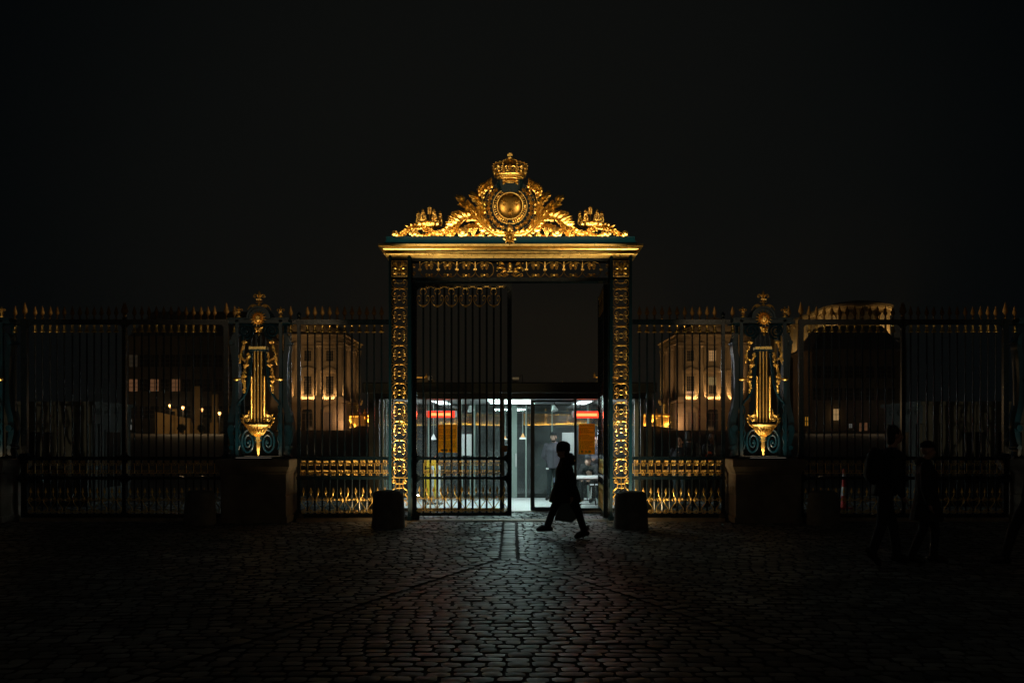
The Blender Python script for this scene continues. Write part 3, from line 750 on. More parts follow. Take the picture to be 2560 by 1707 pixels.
# ---- acanthus scrollwork
def lookup(pts, t):
    x = t*(len(pts)-1); i = min(int(x), len(pts)-2); return pts[i]+(pts[i+1]-pts[i])*(x-i), (pts[min(i+2,len(pts)-1)]-pts[max(i-1,0)]).normalized()
def acanthus(mx):
    m = MB(); rr = random.Random(21)
    def T(v): return mirX(v) if mx else Vector(v)
    def vine(P, rad, nl, ll, lw, y0=-.08, up=(1,-1), ridges=5, curlend=None, t0=0.0, t1=1.0):
        pts = catmull([(p.x, y0, p.z) for p in P], 6); n = len(pts)
        rs = [rad(i/(n-1)) for i in range(n)]
        m.tube([T(p) for p in pts], rs, 8)
        # lengthwise ribs give the fluted leaf surface
        for q in range(ridges):
            a = pi*(q+.5)/ridges
            rp = []
            for i, p in enumerate(pts):
                d = (pts[min(i+1,n-1)]-pts[max(i-1,0)]).normalized(); sdv = Vector((-d.z,0,d.x))
                rp.append(T(p + sdv*math.cos(a)*rs[i]*.98 + Vector((0,-1,0))*math.sin(a)*rs[i]*.98))
            m.tube(rp, [r*.17 for r in rs], 4)
        for k in range(nl):
            t = t0+(t1-t0)*(k+.5)/nl
            p, d = lookup(pts, t); r = rad(t)
            for sd in up:
                a = sd*math.radians(rr.uniform(28,52)); dd = Vector((d.x*math.cos(a)-d.z*math.sin(a), rr.uniform(-.35,-.05), d.x*math.sin(a)+d.z*math.cos(a)))
                sdv = Vector((-d.z,0,d.x))*sd
                b = p+sdv*r*.35+Vector((0,-r*.8,0))
                l = ll*rr.uniform(.75,1.2)
                m.leaf(T(b), T(b+dd*l), lw*rr.uniform(.8,1.15), .022, .014, ser=.15)
    def curl(x, y, r, dr, a0, rad=.024, turns=1.6, y0=-.12):
        p = c1(x,y); pts = spiral(p.x, p.z, r, turns, a0, dr, y0, .12)
        n = len(pts); m.tube([T(v) for v in pts], [rad*(1-.45*i/n) for i in range(n)], 7)
        m.ell(T((p.x,y0-.015,p.z)), rad*1.1, rad, rad*1.1, 8, 6)
    W = lambda x, y: c1(x, y)
    # bottom garland under the shield, rising outwards to the big leaf head
    vine([W(1140,745),W(1080,752),W(1020,735),W(975,700),W(945,660),W(905,625),W(850,608),W(790,612),W(735,640),W(690,680),W(640,718)],
         lambda t: .03+.045*math.sin(pi*min(1,t*1.25+.05))**.8 if t < .75 else .045-.07*(t-.75), 20, .14, .055)
    # the lower sinuous stem running out to the end volute
    vine([W(690,672),W(640,720),W(585,742),W(535,735),W(490,708),W(445,688),W(395,680),W(345,692),W(310,722),W(275,752),W(240,768)],
         lambda t: .05-.028*t, 18, .10, .045)
    vine([W(975,690),W(955,660),W(965,635)], lambda t: .03-.02*t, 4, .09, .045)
    # leaf head flaring left at the top of the curve
    for (bx,by,tx,ty,wd) in ((760,640,655,600,.1),(745,650,632,650,.1),(790,615,690,578,.1),(820,605,735,555,.1),(720,670,630,665,.08),(800,600,775,560,.09),(850,600,800,570,.08),(735,655,650,620,.08)):
        b = W(bx,by); t = W(tx,ty); b.y = -.12; t.y = -.16
        m.leaf(T(b), T(t), wd, .05, .02, ser=.2)
    curl(760,572,.055,1,pi,.026); curl(720,580,.05,1,0,.024); curl(700,585,.04,1,pi/2,.02)
    # secondary scrolls below
    curl(772,725,.105,-1,pi*.3,.034,1.9); curl(833,712,.045,1,0,.02); curl(925,752,.05,1,-pi/2,.024); curl(655,752,.05,-1,0,.022)
    curl(392,740,.085,1,pi*.6,.03,1.8); curl(430,755,.04,-1,0,.018); curl(352,738,.035,1,0,.018); curl(222,742,.062,1,-pi*.55,.027,1.5)
    vine([W(740,680),W(715,710),W(690,745),W(680,770)], lambda t: .035-.02*t, 6, .09, .05)
    vine([W(800,765),W(860,768),W(905,762),W(935,745)], lambda t: .028, 6, .07, .04)
    vine([W(940,700),W(900,680),W(850,672),W(800,690),W(770,720)], lambda t: .022+.012*t, 8, .07, .04)
    vine([W(215,745),W(225,766),W(275,764)], lambda t: .026, 3, .06, .035)
    vine([W(560,735),W(500,752),W(440,765),W(400,768)], lambda t: .03-.012*t, 7, .07, .04)
    # grapes
    g = W(862,726)
    for i in range(5):
        for j in range(5-i):
            m.ell(T((g.x+(j-(4-i)/2)*.036, -.16-.01*((i+j)%2), g.z+.055-i*.035)), .021,.021,.021,7,5)
    return m
for mx in (False, True): acanthus(mx).build('acanthus_scroll', GOLD, GW)

# ---- flower-crowned trophies on the shoulders
def trophy(mx):
    m = MB(); rr = random.Random(31); q = c1(500,670)
    def T(v): return mirX(v) if mx else Vector(v)
    X, Z = q.x, q.z; y0 = .0
    m.lathe([(.12,-.06),(.16,-.02),(.19,.05),(.2,.09),(.19,.1),(.1,.08)], T((X,0,0)).x, y0, Z, 20)
    for k in range(14):
        a = 2*pi*k/14; ca, sa = math.cos(a), math.sin(a)
        for r0, h, o in ((.15,.16,.02),(.19,.1,.07)):
            aa = a+(.22 if r0 > .16 else 0)
            b = (X+r0*math.cos(aa), y0+r0*math.sin(aa), Z-.03); t = (X+(r0+o)*math.cos(aa), y0+(r0+o)*math.sin(aa), Z+h)
            m.leaf(T(b), T(t), .075, .02, .016, side=(-math.sin(aa)*(-1 if mx else 1), math.cos(aa), 0))
    # five flower stacks round the rim
    for k in range(6):
        a = -pi/2+pi/6+2*pi*k/6; rr0 = .215
        for j in range(6):
            zz = Z+.13+j*.052; rad = .05-.004*j
            for u in range(5):
                b = rr.uniform(0,2*pi)
                m.ell(T((X+rr0*math.cos(a)+rad*.75*math.cos(b), y0+rr0*math.sin(a)+rad*.75*math.sin(b), zz+rr.uniform(-.015,.015))), .024,.024,.024,6,5)
        m.leaf(T((X+rr0*math.cos(a), y0+rr0*math.sin(a), Z+.4)), T((X+rr0*math.cos(a), y0+rr0*math.sin(a)-.01, Z+.5)), .055, .01,.016)
    m.tube([T((X+.01,y0,Z)), T((X+.01,y0,Z+.5))], .018, 6)
    for j in range(5):
        for s_ in (-1,1): m.ell(T((X+.01+s_*.02,y0-.02,Z+.4+.045*j)), .026,.026,.026,6,5)
    m.leaf(T((X+.01,y0-.02,Z+.56)), T((X+.01,y0-.02,Z+.66)), .06, .01,.016)
    m.v = [(x,y,Z+(z-Z)*.6) for x,y,z in m.v]
    return m
for mx in (False, True): trophy(mx).build('trophy', GOLD, GW)

# ================================================================== lyre pillars on stone pedestals
LG = lambda x, y, Y=0.0: Vector((PX(540+x/3.5635, Y)-PX(655, Y), Y, PZ(720+y/3.5635, Y)))
def lyre_pillar(Xc, lab, ped_lab, post_right):
    root = thing('lyre_pillar', lab, 'pillar', (Xc, -.12, 1.24), 'lyre pillars along the fence')
    z0 = 1.24; S = lambda m, n, mt, par=root, **k: m.build(n, mt, par, loc=(0,0,-z0), **k)
    y = -.12
    # four standards and frames
    for sx in (-1,1):
        for yy in (-.12,.32):
            m = MB(); m.box(sx*.425-.03, sx*.425+.03, yy-.03, yy+.03, z0+.002, PZ(803)); S(m, 'standard', TEAL, smooth=False)
    m = MB(); m.box(-.52,.52,-.175,.37, z0-.02, z0+.035); S(m, 'base_plate', TEAL, smooth=False)
    m = MB(); zz = PZ(805)
    m.box(-.60,.60,-.165,.36, zz-.05, zz-.03); m.box(-.58,.58,-.15,.34, zz-.03, zz+.03); m.box(-.60,.60,-.165,.36, zz+.03, zz+.05)
    S(m, 'top_moulding', TEAL, smooth=False)
    # arched hood with sun medallion
    m = MB(); q = LG(410,285)
    cz = q.z
    m.prism([(q.x+.225*math.cos(a), cz+.235*math.sin(a)) for a in [pi*k/16 for k in range(17)]]+[(q.x-.3,cz-.02),(q.x+.3,cz-.02)], -.15,.3)
    m.loft([[(q.x+r*math.cos(a), yy, cz+r*1.03*math.sin(a)) for a in [pi*k/16 for k in range(17)]] for r, yy in ((.2,-.15),(.2,-.185),(.235,-.185),(.245,-.15))], False, False, closed=False)
    S(m, 'hood', TEAL)
    m = MB()
    m.lathe([(.001,0),(.075,0),(.08,.01),(.07,.02)], 0,0,0,24)
    sun = MB(); sun.join(m, Matrix.Translation((q.x,-.17,cz)) @ Matrix.Rotation(pi/2,4,'X'))
    for k in range(32):
        a = 2*pi*k/32; r1 = .165 if k % 2 else .125
        sun.leaf((q.x+.05*math.cos(a),-.2,cz+.05*math.sin(a)), (q.x+r1*math.cos(a),-.195,cz+r1*math.sin(a)), .021, .012, .012)
    sun.ell((q.x,-.21,cz-.005),.06,.05,.072,12,9)
    sun.ell((q.x,-.262,cz-.012),.012,.016,.02,6,5)                      # nose
    for sx in (-1,1): sun.ell((q.x+sx*.022,-.252,cz+.014),.013,.01,.008,6,5); sun.ell((q.x+sx*.03,-.247,cz-.02),.017,.014,.017,6,5); sun.tube([(q.x+sx*.008,-.258,cz+.026),(q.x+sx*.022,-.258,cz+.033),(q.x+sx*.04,-.25,cz+.026)],.005,5)
    sun.ell((q.x,-.254,cz-.042),.02,.012,.007,7,5)
    for k in range(7): a = pi+pi*(k+.5)/7; sun.leaf((q.x+.05*math.cos(a),-.215,cz-.03+.05*math.sin(a)), (q.x+.08*math.cos(a),-.21,cz-.03+.09*math.sin(a)), .04,.01,.01)
    S(sun, 'sun_face', GOLDS)
    # curls and fleur on top, little fleurs on the shoulders
    m = MB(); q2 = LG(412,185)
    for sx in (-1,1):
        m.tube(spiral(q2.x+sx*.09,q2.z,.052,1.5,pi if sx < 0 else 0,sx,-.12,.2),.013,6)
        m.tube(catmull([(q2.x+sx*.09,-.12,q2.z+.052),(q2.x+sx*.15,-.12,q2.z+.04),(q2.x+sx*.2,-.12,q2.z-.005),(q2.x+sx*.23,-.12,q2.z-.06)],4),[.014]*8+[.011,.009,.008,.006,.005],6)
    S(m, 'scroll_crest', GOLDS)
    m = MB(); q3 = LG(412,100); m.lathe([(.03,-.19),(.05,-.17),(.03,-.14),(.02,-.1)], q3.x,-.12,q3.z,8); fleur(m, q3.x,-.12,q3.z,.145,.06); S(m, 'fleur_de_lis', GOLDS)
    for x in (233,601):
        m = MB(); q4 = LG(x,218); m.lathe([(.05,-.125),(.05,-.11),(.025,-.1),(.018,-.07)], q4.x,-.12,q4.z,8); fleur(m, q4.x,-.12,q4.z,.095,.04); S(m, 'fleur_de_lis', GOLDS)
    # small mascaron
    m = MB(); q = LG(414,385)
    m.ell((q.x,-.17,q.z),.035,.035,.055,8,6)
    for sx in (-1,1):
        m.leaf((q.x,-.16,q.z),(q.x+sx*.09,-.18,q.z+.06),.06,.02,.014); m.leaf((q.x,-.16,q.z-.01),(q.x+sx*.07,-.18,q.z-.05),.05,.02,.014); m.ell((q.x+sx*.05,-.19,q.z+.01),.022,.022,.022,6,5)
    m.leaf((q.x,-.17,q.z-.03),(q.x,-.18,q.z-.13),.06,.02,.016)
    S(m, 'mascaron', GOLD)
    # upper blue volutes, recessed slab, cap block
    m = MB()
    for x, sx in ((300,-1),(525,1)):
        q = LG(x,395); pts = spiral(q.x,q.z,.155,2.2,pi/2 if 0 else -pi/2,-sx,-.15,.12,44); m.tube(pts,[.024-.008*i/len(pts) for i in range(len(pts))],7); m.ell((q.x,-.165,q.z),.03,.03,.03,8,6)
    S(m, 'volute', TEAL)
    m = MB(); a = LG(345,425); b = LG(470,532)
    for xx in (a.x, b.x, (a.x*2+b.x)/3, (a.x+2*b.x)/3): m.box(xx-.012,xx+.012,-.13,-.1,b.z,a.z)
    S(m, 'recess_bars', TEAL, smooth=False)
    m = MB(); a = LG(333,534); b = LG(478,557); m.box(a.x,b.x,-.22,-.02,b.z,a.z); S(m, 'cap_block', GOLD2, smooth=False)
    m = MB(); a = LG(330,558); b = LG(493,576); m.loft([[(x0,y0,z),(x1,y0,z),(x1,-.02,z),(x0,-.02,z)] for x0,x1,y0,z in ((a.x+.02,b.x-.02,-.2,b.z),(a.x+.02,b.x-.02,-.2,b.z+.02),(a.x,b.x,-.235,b.z+.03),(a.x,b.x,-.235,a.z-.001))])
    S(m, 'cap_moulding', TEAL, smooth=False)
    # lyre arms: two parallel ribs, straight above and flaring below
    for sx in (-1,1):
        for k, off in ((0,0),(1,.034)):
            m = MB()
            P = [(352,578),(348,640),(341,720),(333,800),(320,870),(298,935),(268,985),(240,1015),(232,1035)]
            pts = [LG(x,yy) for x,yy in P]; xc = LG(412,0).x
            P3 = [(xc+(p.x-xc)*(-1 if sx > 0 else 1)+sx*off*(1-.4*i/8), -.15, p.z-off*.8*(i/8)) for i,p in enumerate(pts)]
            m.tube(catmull(P3,5), .024 if k == 0 else .018, 7); S(m, 'lyre_arm', TEAL)
    # strings
    for x, ya in ((351,795),(378,575),(407,575),(436,575),(464,795)):
        m = MB(); a = LG(x,ya); b = LG(x,1200); n = int((a.z-b.z)/.028)
        m.lathe([((.013 if i % 2 else .024), b.z-a.z+(a.z-b.z)*i/(2*n)) for i in range(2*n+1)], a.x, -.17, a.z, 7); S(m, 'string', GOLDS, angle=70)
    # lyre foot: bowl, volutes, finial
    m = MB(); a = LG(407,1215); hw = .315*.98
    prof = [(.262,0),(.25,-.02),(.225,-.035),(.22,-.05),(.16,-.11),(.10,-.17),(.06,-.24),(.05,-.30),(.07,-.305),(.07,-.325),(.045,-.33),(.04,-.4),(.05,-.42),(.035,-.47),(.04,-.5),(.02,-.55),(.028,-.575),(.008,-.62),(.001,-.66)]
    m.lathe([(r,z) for r,z in reversed(prof)], a.x, -.15, a.z, 20, .35)
    for k in range(7): aa = -pi/2+(k-3)*.33; m.leaf((a.x+(k-3)*.012,-.2,a.z-.24),(a.x+(k-3)*.07,-.26+abs(k-3)*.02,a.z-.07+.0*k),.05,.02,.012)
    S(m, 'lyre_bowl', GOLD)
    for sx in (-1,1):
        m = MB(); x0 = 320 if sx < 0 else 494
        q = LG(x0,1160); pts = spiral(q.x,q.z,.075,1.7,pi/2,-sx if False else sx,-.17,.2); m.tube(pts,[.022-.007*i/len(pts) for i in range(len(pts))],7)
        ox = lambda x: LG(407,0).x+sx*(LG(407,0).x-LG(x,0).x)
        P = [(ox(320),LG(0,1132).z),(ox(290),LG(0,1145).z),(ox(277),LG(0,1175).z),(ox(283),LG(0,1205).z),(ox(305),LG(0,1232).z),(ox(335),LG(0,1245).z)]
        m.tube(catmull([(x,-.17,z) for x,z in P],4),.02,7)
        for t in range(5): p = P[1+min(t,3)]; m.leaf((p[0],-.18,p[1]),(p[0]+sx*.05,-.19,p[1]+.05),.035,.01,.01)
        m.leaf((ox(320),-.17,LG(0,1130).z),(ox(330),-.17,LG(0,1085).z),.04,.01,.012)
        S(m, 'lyre_volute', GOLD)
    # lower big blue volutes
    for x, sx in ((318,-1),(492,1)):
        m = MB(); q = LG(x,1372)
        pts = spiral(q.x,q.z,.155,2.3,-sx*0+(0 if sx < 0 else pi),-sx,-.14,.12,46,1.75); m.tube(pts,[.026-.01*i/len(pts) for i in range(len(pts))],7); m.ell((q.x,-.16,q.z),.025,.03,.035,8,6)
        S(m, 'volute', TEAL)
    # side fillets: thin scroll strips down the standards
    for sx in (-1,1):
        m = MB(); xc = LG(412,0).x; X = xc+sx*.385
        zs = [LG(0,1050+t*48).z for t in range(9)]
        m.tube(catmull([(X+(.018 if i%2 else -.012), -.15, z) for i,z in enumerate(zs)],4), .015, 6); S(m, 'scroll_strip', TEAL)
    # garlands of flowers down both sides and the gilded torch brackets
    rr = random.Random(17)
    for sx in (-1,1):
        m = MB(); xc = LG(410,0).x
        def G(x,yy): p = LG(x,yy); return Vector((xc+(p.x-xc)*(1 if sx < 0 else -1), -.17, p.z))
        for P, big in (([(292,495),(280,530),(265,570),(252,620),(252,680)],1.0),([(325,590),(318,630),(300,655),(275,640),(258,600)],.9),([(325,600),(320,650),(312,690),(298,705)],1.2),([(298,710),(290,750),(278,790),(268,815),(285,850),(292,880),(286,920)],1.1)):
            pts = catmull([G(x,yy) for x,yy in P],5)
            m.tube(pts,.013,6)
            for p in pts:
                for u in range(2):
                    m.ell((p.x+rr.uniform(-.022,.022)*big, p.y+rr.uniform(-.03,.0), p.z+rr.uniform(-.02,.02)), .016*big*rr.uniform(.6,1.2),.016,.016*big*rr.uniform(.6,1.2),6,5)
        for x,yy,s_ in ((290,495,.06),(305,695,.06),(285,795,.06),(282,835,.05)):
            p = G(x,yy)
            for k in range(6): a = 2*pi*k/6; m.leaf((p.x,-.19,p.z),(p.x+s_*1.1*math.cos(a),-.2,p.z+s_*.8*math.sin(a)),.035,.012,.012)
            m.ell((p.x,-.205,p.z),.022,.02,.02,6,5)
        m.tube(catmull([G(286,915),G(293,930),G(283,938),G(277,928)],3),.01,6)
        S(m, 'garland', GOLD)
        m = MB(); p = G(250,818); q = G(192,812)
        d = (q.x-p.x)
        prof = [(.02,0),(.035,.12),(.03,.2),(.045,.3),(.05,.6),(.045,.8),(.035,.92),(.012,1.0)]
        m.loft([[(p.x+d*t, -.17+.0+r*math.cos(2*pi*k/10), p.z+r*.75*math.sin(2*pi*k/10)) for k in range(10)] for r,t in prof]); S(m, 'torch_bracket', GOLD)
    # blue console scrolls on the flanks
    for sx in (-1,1):
        m = MB(); X = sx*.5
        P = [(X-sx*.03,PZ(835)),(X+sx*.02,PZ(845)),(X+sx*.035,PZ(868)),(X,PZ(900)),(X-sx*.02,PZ(960)),(X+sx*.0,PZ(1010)),(X+sx*.06,PZ(1045)),(X+sx*.08,PZ(1075)),(X+sx*.05,PZ(1100)),(X+sx*.02,PZ(1125)),(X+sx*.06,PZ(1140))]
        pts = catmull([(x,.1,z) for x,z in P],5); n = len(pts)
        vs = []; 
        m.loft([[(p.x+dx*(.03+.03*math.sin(pi*i/n)), yy, p.z) for dx,yy in ((-1,-.06),(1,-.06),(1,.22),(-1,.22))] for i,p in enumerate(pts)])
        for zz, r in ((PZ(858),.06),(PZ(1070),.08),(PZ(1118),.06)):
            m.tube([(X+sx*.05,-.1,zz),(X+sx*.05,.25,zz)], r*.8, 12)
        S(m, 'console', TEAL, angle=30)
    # short bit of rail with a single bar out to the post
    pr = post_right
    m = MB(); m.box(.60*pr, .735*pr, .096,.144, PZ(805)-.045,PZ(805)+.045); m.box(-.60*pr, -.70*pr, .096,.144, PZ(805)-.045,PZ(805)+.045); S(m, 'side_rail', IRON, smooth=False)
    for sx, dx in ((1,.57),(-1,.545)):
        X = sx*dx*1.0
        b = MB(); b.box(X-.018,X+.018,.102,.138,1.2,PZ(805)-.048); bo = S(b, 'bar', IRON, smooth=False)
        s = MB(); s.join(spear_proto(), Matrix.Translation((X,.12,PZ(805)+.05))); s.build('spearhead', GOLD_DIM, bo)
        s = MB(); s.join(cap_proto(), Matrix.Translation((X,.12-.0,PZ(805)-.02))); s.build('gilded_cap', GOLD, bo)
    # pedestal
    pd = thing('stone_pedestal', ped_lab, 'pedestal', (Xc, 0, 0), 'stone pedestals under the lyre pillars')
    m = MB(); x0, x1, y0, y1 = -.625,.625,-.67,.36
    rings = [(.03,0),(.03,.10),(.0,.13),(.0,.515),(-.014,.52),(-.014,.532),(.0,.537),(.0,.93),(.02,.96),(.02,.98),(.06,1.05),(.075,1.08),(.075,1.2),(.06,1.218)]
    m.loft([[(x0-o,y0-o,z),(x1+o,y0-o,z),(x1+o,y1+o,z),(x0-o,y1+o,z)] for o,z in rings]); m.build('block', STONE, pd, smooth=False)
    # led strip fixture at the foot of the lyre
    m = MB(); m.box(-.36,.36,-.66,-.58,1.2185,1.245); m.build('light_strip_housing', IRON, pd, smooth=False)
    m = MB()
    for k in range(36): m.box(-.345+k*.0192,-.345+k*.0192+.012,-.65,-.62,1.2452,1.249)
    m.build('light_strip', LEDSTRIP, pd, smooth=False)
    area('lyre_strip_light', (Xc, -.60, 1.265), .7, PW['lyre'], (1.0,.74,.42), (0,.12,1), 170, .03)
    spot('lyre_projector', (Xc*.8, -23, 7.5), (Xc, -.15, 3.35), PW['lyre_up'], (1.0,.76,.46), 9, .5, .12)
    spot('lyre_uplight', (Xc, -.62, 1.27), (Xc, -.15, 3.75), PW['lyre_up2'], (1.0,.74,.42), 50, .9, .03)
    return root
LEDSTRIP = emit('led_strip', (1,.85,.68), .2)
lyre_pillar(PX(655)-.0, 'gilded lyre pillar with sun face, left of the gateway', 'dark stone pedestal carrying the lyre pillar left of the gateway', 1)
lyre_pillar(PX(1900)+.0, 'gilded lyre pillar with sun face, right of the gateway', 'dark stone pedestal carrying the lyre pillar right of the gateway', -1)
lyre_pillar(PX(-34), 'blue lyre pillar cut off by the left edge of the photo', 'dark stone pedestal at the left edge of the photo', 1)
lyre_pillar(PX(2605), 'blue lyre pillar cut off by the right edge of the photo', 'dark stone pedestal at the right edge of the photo', -1)

# ================================================================== central gate leaves
def gate_leaf(lab, W):
    """local: hinge at x=0, leaf extends to +x = W"""
    r = thing('gate_leaf', lab, 'gate', (0,0,0), 'leaves of the gateway')
    zt = PZ(709); zi = zt-.06
    for n_, xa, xb in (('stile', 0.0, .085), ('stile', W-.085, W)):
        m = MB(); m.box(xa, xb, -.045, .045, .085 if xa > 0 else .04, zt); m.build(n_, IRON, r, smooth=False)
    for n_, za, zb in (('top_rail', zi, zt), ('middle_rail', Z_A-.028, Z_A+.028), ('middle_rail', Z_B-.026, Z_B+.026), ('bottom_rail', .085, .145)):
        m = MB(); m.box(.085, W-.085, -.036, .036, za, zb); m.build(n_, IRON, r, smooth=False)
    for xx, sx in ((.085,1),(W-.085,-1)):
        for zz, sz, q in ((zi,-1,.12),(Z_A+.028,1,.12),(Z_A-.028,-1,.11),(Z_B+.026,1,.11),(Z_B-.026,-1,.13),(.145,1,.12)):
            m = MB(); gusset(m, xx, zz, sx, sz, q, -.03, .03); m.build('corner_plate', IRON, r, smooth=False)
    n = 12; p = (W-.17+.02)/(n+1); xs = [.085-.01+p*(k+1) for k in range(n)]
    bp = MB(); bp.lathe([(.019,.14),(.019,zi+.01)],0,0,0,8)
    for x in xs: inst('leafbar', bp, 'bar', IRON, r, (x,0,0))
    arr = [arrow_proto(.115, p, mir=1), arrow_proto(.115, p, mir=-1)]; bd = band_scroll_proto(Z_A, Z_B, p)
    for i in range(n+1):
        x = .085-.01+p*(i+.5)
        if 0 < i < n: inst('leafband', bd, 'band_scroll', GOLD, r, (x,0,0))
        inst('leafarr%d' % (i%2), arr[i%2], 'arrow_scroll', GOLD, r, (x,-.0,0))
    # hanging ornament along the top
    o1 = MB(); rr_ = .007; y = -.03
    zz = lambda py: PZ(py)
    for sx in (-1,1):
        o1.tube(catmull([(sx*.01,y,zz(764)),(sx*.06,y,zz(763)),(sx*.105,y,zz(757)),(sx*.128,y,zz(748)),(sx*.115,y,zz(741)),(sx*.085,y,zz(739)),(sx*.06,y,zz(743)),(sx*.06,y,zz(750)),(sx*.085,y,zz(751)),(sx*.09,y,zz(746))],4), rr_, 6)
        o1.tube(catmull([(sx*.02,y,zz(722)),(sx*.05,y,zz(725)),(sx*.06,y,zz(731)),(sx*.03,y,zz(736))],4), .007, 5)
    o1.box(-.045,.045,y-.02,y+.02,zz(766),zz(763)); o1.box(-.045,.045,y-.02,y+.02,zz(722.5),zz(720.3))
    o1.box(-.02,.02,y-.02,y+.02,zz(768),zz(766))
    o2 = MB()
    for sx in (-1,1): o2.tube(spiral(sx*.062,zz(716.5),.04,1.5,0 if sx > 0 else pi,sx,y,.2),.0065,6)
    o2.box(-.045,.045,y-.015,y+.015,zz(718),zz(716)); 
    for i, x in enumerate(xs):
        if i % 2 == 0: inst('lo1', o1, 'pendant_scroll', GOLD, r, (x,0,0))
        else: inst('lo2', o2, 'top_scroll', GOLD, r, (x,0,0))
    return r
Wl = PX(1279)-PX(1031)
gl = gate_leaf('closed left leaf of the gateway with gilded scrolls along its top', Wl); gl.location = (PX(1031), 0.02, 0)
m = MB(); m.box(-.01,.14,-.06,.06,.0,.084); m.build('hinge_block', IRON, gl, smooth=False)
m = MB(); zc = PZ(1121); m.box(Wl-.2,Wl-.086,-.04,.04,zc-.06,zc+.06); m.build('lock_case', GOLD_DIM, gl, smooth=False)
gr = gate_leaf('open right leaf of the gateway swung back towards the glass pavilion', Wl); gr.location = (PX(1515), 0.04, 0); gr.rotation_euler = (0,0,math.radians(88.5)); gr.scale = (1,-1,1)

# ================================================================== bollards
def bollard(px, py, Y, wpx, hpy, lab):
    d = (DCAM+Y)/F; r = wpx*d/2; h = hpy*d
    o = MB(); rr = random.Random(px)
    seg = 32
    prof = [(1.0,0),(1.0,.03),(.985,.1),(.96,.3),(.935,.55),(.908,.78),(.895,.86),(.87,.92),(.825,.96),(.74,.988),(.58,1.008),(.32,1.022),(.02,1.027)]
    o.loft([[(r*q*math.cos(2*pi*k/seg)*(1+rr.uniform(-.008,.008)), r*q*math.sin(2*pi*k/seg), h*z) for k in range(seg)] for q,z in prof])
    b = o.build('stone_bollard', DSTONE, None, angle=50); b.location = (PX(px,Y), Y, -.008)
    return tag(b, lab, 'bollard', 'stone bollards in front of the fence')
bollard(971, 1318, -1.55, 85, 92, 'round stone bollard in front of the left gateway post')
bollard(1577, 1322, -1.62, 88, 91, 'round stone bollard in front of the right gateway post')
bollard(500, 1304, -.9, 80, 84, 'stone bollard in front of the closed left side gate')
bollard(2058, 1308, -1.0, 82, 84, 'stone bollard in front of the right lyre pedestal, beside the closed side gate')

# uplights standing behind the two bollards and the light line on the cornice
FIX = mat('fixture_black', (.02,.02,.02), .5)
LENS = emit('fixture_lens', (1,.7,.35), 6)
for px, lab in ((962,'small black floodlight on the ground behind the left gateway bollard'),(1590,'small black floodlight on the ground behind the right gateway bollard')):
    X = PX(px, -.75); r = thing('floodlight', lab, 'floodlight', (X,-.85,0), 'ground floodlights lighting the gateway')
    m = MB(); m.bbox(-.12,.12,-.08,.08,.03,.15,.015); m.box(-.02,.02,-.02,.02,0,.03); m.build('housing', FIX, r)
    m = MB(); m.box(-.1,.1,-.06,.06,.1503,.1535); m.build('lens', LENS, r, smooth=False)
    spot('foot_spot', (X,-.85,.17), (X*.97,-.17,4.3), PW['foot2'], (1,.72,.36), 52, .9, .06)
    point('foot_spill', (X,-.62,.24), PW['spill'], (1,.66,.32), .06)
    area('foot_light', (X,-.85,.17), .22, PW['foot'], (1,.7,.34), (0,.42,1), 145, .1)
m = MB(); m.box(PX(985),PX(1568),-.235,-.2,PZ(597)-.028,PZ(597)-.012); m.build('light_strip', LENS, GW, smooth=False)
area('crest_strip_light', (PX(1276),-.21,PZ(597)+.0), PX(1575)-PX(977), PW['cornice'], (1,.7,.34), (0,.25,1), 160, .03)
m = MB(); m.box(PX(960),PX(1593),-.335,-.315,ZC1+.001,ZC1+.015); m.build('light_strip', FIX, GW, smooth=False)
area('curb_strip_light', (PX(1276),-.325,ZC1+.022), PX(1590)-PX(962), PW['curb'], (1,.7,.34), (0,.12,1), 140, .02)
for sx in (-1,1): spot('forecourt_projector', (sx*8.5,-23,9.0), (sx*.3,0,6.45), PW['proj'], (1,.74,.4), 10, .5, .12)


# two unseen fill lights added behind the viewer for the faint general light
for sx in (-1,1): point('forecourt_fill', (sx*13,-27,9), PW['fore'], (1,.72,.42), .3)
# ================================================================== glass entrance pavilion
MINT = mat('anodised_frame', (.27,.33,.30), .45, .25)
DARKF = mat('dark_frame', (.03,.034,.032), .4, .2)
ROOFM = mat('pavilion_roof', (.022,.026,.025), .5, 0, bump=.1, bscale=8)
CEIL = mat('pavilion_ceiling', (.36,.36,.37), .6)
FLOORM = mat('pavilion_floor', (.72,.73,.72), .5, 0, var=.06, vscale=3)
GLASSF = glass('front_glass', (.93,.96,.95), .9, .03)
GLASSB = glass('back_glass', (.55,.62,.61), .9, .16)
WHITEP = mat('white_board', (.62,.63,.62), .6)
def paper(name, col):
    m, nt, b = nodes(name); L = nt.links; b.inputs['Base Color'].default_value = (*col,1); b.inputs['Roughness'].default_value = .7
    t = nt.nodes.new('ShaderNodeBsdfTranslucent'); t.inputs[0].default_value = (*col,1); x = nt.nodes.new('ShaderNodeMixShader'); x.inputs[0].default_value = .55
    L.new(b.outputs[0],x.inputs[1]); L.new(t.outputs[0],x.inputs[2]); L.new(x.outputs[0],nt.nodes['Material Output'].inputs['Surface']); return m
YELLOW = paper('notice_yellow', (.95,.64,.035))
YELL2 = mat('yellow_panel', (.75,.5,.03), .5)
INK = mat('printed_ink', (.05,.03,.01), .6)
WPL = mat('white_plastic', (.7,.7,.7), .45)
BLK = mat('black_plastic', (.015,.015,.016), .5)
TUBE = emit('white_tube', (.84,1,.98), 5)
PANEL = emit('white_panel', (.88,.98,1), 3)
HEAT = emit('heater_glow', (1,.30,.09), 2.6)
